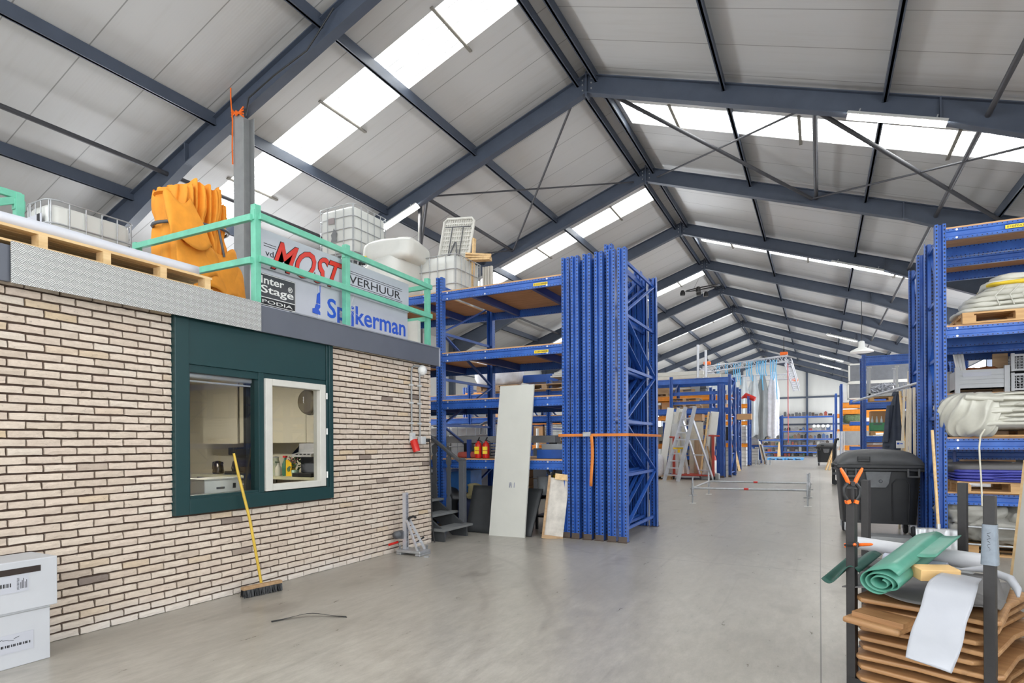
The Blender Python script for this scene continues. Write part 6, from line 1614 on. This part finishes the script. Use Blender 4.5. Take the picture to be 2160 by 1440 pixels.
t = tag(B().box(0, .13, 0, .004, 0, .12).build('paper_note', WHITE, None, (1.10, 11.42, 1.32), (0, 0, .4)), 'small white printed note on the planks behind the bin', 'note')
B().box(.01, .05, -.002, 0, .06, .09).box(.06, .10, -.002, 0, .065, .08).build('print', BLUEINK, t)
# ---------------------------------------------------------------- rack in the middle distance on the right
D = rack('pallet_rack', 'blue rack in the middle distance on the right, with steel couplers and crates', [1.30, 4.0], 22.63, 1.1, 4.26, [1.59, 2.69, 4.20], bh=.2, shelf=False)
blk('shelf_board_loose', 'chipboard deck on the middle beam of the right middle distance rack', 'board', 1.4, 3.9, 22.66, 23.7, 2.69, 2.71, CHIP)
pallet('pallet', 'pallet under the steel coupler cage on the right', 1.45, 22.65, 2.715, m=PALLETW)
t = thing('coupler_cage', 'steel stillage cage heaped with scaffold couplers on the right', 'cage', (1.43, 22.7, 2.86))
B().box(0, .82, 0, .03, 0, .12).box(0, .82, .77, .8, 0, .12).box(0, .03, 0, .8, 0, .12).box(.79, .82, 0, .8, 0, .12).box(0, .82, 0, .8, 0, .02).build('tray', LGREY, t)
for x, y in ((.03, .03), (.79, .03), (.03, .77), (.79, .77)): B().box(x-.03, x+.03, y-.03, y+.03, 0, .95).box(x-.06, x+.06, y-.04, y+.04, .95, .99).build('post', LGREY, t)
q = B(); rr = random.Random(77)
for i in range(420):
    x, y = rr.uniform(.06, .76), rr.uniform(.04, .74); zt_ = .12+.36*(1-abs(x-.5)*1.0)
    c = Vector((x, y, rr.uniform(.06, zt_))); v = Vector((rr.uniform(-1, 1), rr.uniform(-1, 1), rr.uniform(-1, 1))).normalized()*.035; q.bar(c-v, c+v, .035, .03)
tag_ = q.build('scaffold_couplers', mat('coupler_steel', (196, 198, 204), .35, .4, var=.2, scale=30)); tag_.location = (1.43, 22.7, 2.86); tag(tag_, 'heap of galvanised scaffold couplers in the steel cage', 'couplers'); tag_['kind'] = 'stuff'
GB = mat('speaker_grey', (104, 106, 110), .5)
for x0, z0, w, h, lab in ((1.06, 3.80, 2.2, .70, 'upper long grey case behind the right middle distance rack'), (1.02, 3.13, 2.2, .61, 'lower long grey case behind the right middle distance rack')):
    t = thing('long_case', lab, 'case', (x0, 27.6, z0), 0, 'long grey cases'); B().box(0, w, 0, .8, 0, h).build('body', GB, t)
    q = B()
    for a, e, c, f_ in ((-.02, w+.02, -.03, .03), (-.02, w+.02, h-.03, h+.03), (-.02, .04, 0, h), (w-.04, w+.02, 0, h)): q.box(a, e, -.03, .02, c, f_)
    q.build('white_edging', OFFW, t)
rE0 = rack('pallet_rack', 'rack carrying the long grey cases on the right', [1.05, 3.6], 27.5, 1.0, 3.1, [1.2, 2.2, 3.08], bh=.14, shelf=True, frames=[3.6])
pallet('pallet', 'pallet under the green and red crates on the right', 1.48, 22.65, 1.61, m=PALLETW)
for x, w, m_, lab, cn in ((1.46, .44, mat('crate_green', (66, 138, 92), .45), 'green bottle crate on the pallet in the right middle rack', 'green'), (2.02, .34, mat('crate_red', (206, 48, 58), .45), 'red bottle crate beside the green one', 'red')):
    t = thing('bottle_crate', lab, 'crate', (x, 22.72, 1.757), 0); B().box(0, w, 0, .4, 0, .27).build('crate', m_, t, bevel=.015)
    B().box(.1, w-.1, -.006, 0, .2, .24).build('grip', DGREY, t)
    for i in range(3):
        B().lathe([(.035, .24), (.035, .36), (.015, .43), (.015, .48)], (.08+.13*i if w > .4 else .07+.1*i, .15, 0), 10).build('bottle', mat('bottle_clear', (206, 214, 214), .2), t)
blk('white_crate', 'whitish crate high on the pallet beside the red crate', 'crate', 2.1, 2.6, 23.0, 23.5, 2.1, 2.4, OFFW)
blk('cardboard_box', 'cardboard box behind the green bottle crate', 'box', 1.5, 2.0, 23.15, 23.6, 1.757, 2.42, CARD)
q = B()
for i in range(9): q.box(1.36, 2.1, 22.75, 22.85, 1.0+.045*i, 1.03+.045*i)
tag(q.build('slat_stack', mat('slat_brown', (124, 76, 56), .6)), 'stack of brown slats under the right middle distance rack', 'slats')
RE = rack('pallet_rack', 'orange beamed rack far down on the right', [.98, 3.6], 34.3, 1.1, 4.3, [1.2, 2.25, 3.0, 3.33], m=ORANGE, bh=.22, shelf=False)
RF = rack('pallet_rack', 'farthest orange beamed rack on the right', [.86, 3.4], 39.6, 1.1, 4.2, [1.1, 2.1, 3.0], m=ORANGE, bh=.22, shelf=False)
lumpobj('green_bag_load', (1.5, 34.7, 2.55), (.95, .8, .5), 55, mat('load_green', (96, 116, 84), .7, var=.4, scale=12), 'green bagged load on the far orange rack at the right', 'load', amp=.08)
lumpobj('red_load', (1.35, 34.6, 2.86), (.6, .5, .2), 57, mat('load_red', (190, 66, 72), .6, var=.2), 'red cloth on the green bagged load', 'cloth', amp=.05)
for i, (x, z0, w, h, m_, lab) in enumerate(((1.05, 3.36, 1.0, .55, OFFW, 'white carton stack on top of the far orange rack'), (1.3, 3.91, .6, .4, WHITE, 'smaller white carton on the far orange rack top'), (1.05, 0.0, 1.2, .95, LGREY, 'grey load on the floor of the far orange rack'), (1.05, 1.22, 1.3, .7, MGREY, 'grey goods on the low beam of the far orange rack'))):
    blk('stored_load', lab, 'load', x, x+w, 34.4, 35.1, z0, z0+h, m_)
q = B()
for i in range(6): q.box(.75+.06*i, .78+.06*i, 33.5, 33.9, .0, 1.9)
tag(q.build('slat_bundle', WHITE), 'white slats standing before the far orange rack', 'slats')
# folded platform trolley in the aisle
t = thing('platform_trolley', 'dark folded platform trolley standing at the right of the aisle', 'trolley', (.46, 22.3, 0))
B().box(-.1, .28, -.1, .55, .33, .40).build('platform', DGREY, t)
B().path([(-.06, .0, .02), (-.04, .0, 1.2), (.02, .0, 1.48), (.10, .0, 1.5)], .045, 8).path([(-.06, .4, .02), (-.04, .4, 1.2), (.02, .4, 1.48), (.10, .4, 1.5)], .045, 8).build('handle', BLACK, t)
for y in (-.05, .45): B().lathe([(.07, -.03), (.07, .03)], (-.02, y, .07), 14, 'y').build('wheel', RUBBER, t)
B().box(.02, .4, .02, .5, .42, .95).build('grey_backrest', MGREY, t, bevel=.04)
tag(B().bar((.25, 33.0, 0), (.62, 33.4, 1.1), .08, .05).bar((.40, 33.0, 0), (.62, 33.5, .9), .08, .05).build('pine_props', PINE), 'pine props leaning beside the distant bin', 'props')

fill('the back to back right rack', (1.6, 4.0), 10.98, (0,), .9, 41, .8)
fill('the third right rack', (2.35, 4.7), 13.6, (0, .92, 1.92), .7, 42, .8)
blk('dark_backdrop_box', 'dark box added to darken the gap behind the wire mesh crates', 'crate', 2.5, 3.3, 11.56, 11.85, 2.14, 2.72, DGREY)  # dark box added to hide the bright wall behind the mesh
fill('the right middle distance rack', (2.75, 3.9), 22.75, (0, 1.61, 2.72), .7, 43, .9)
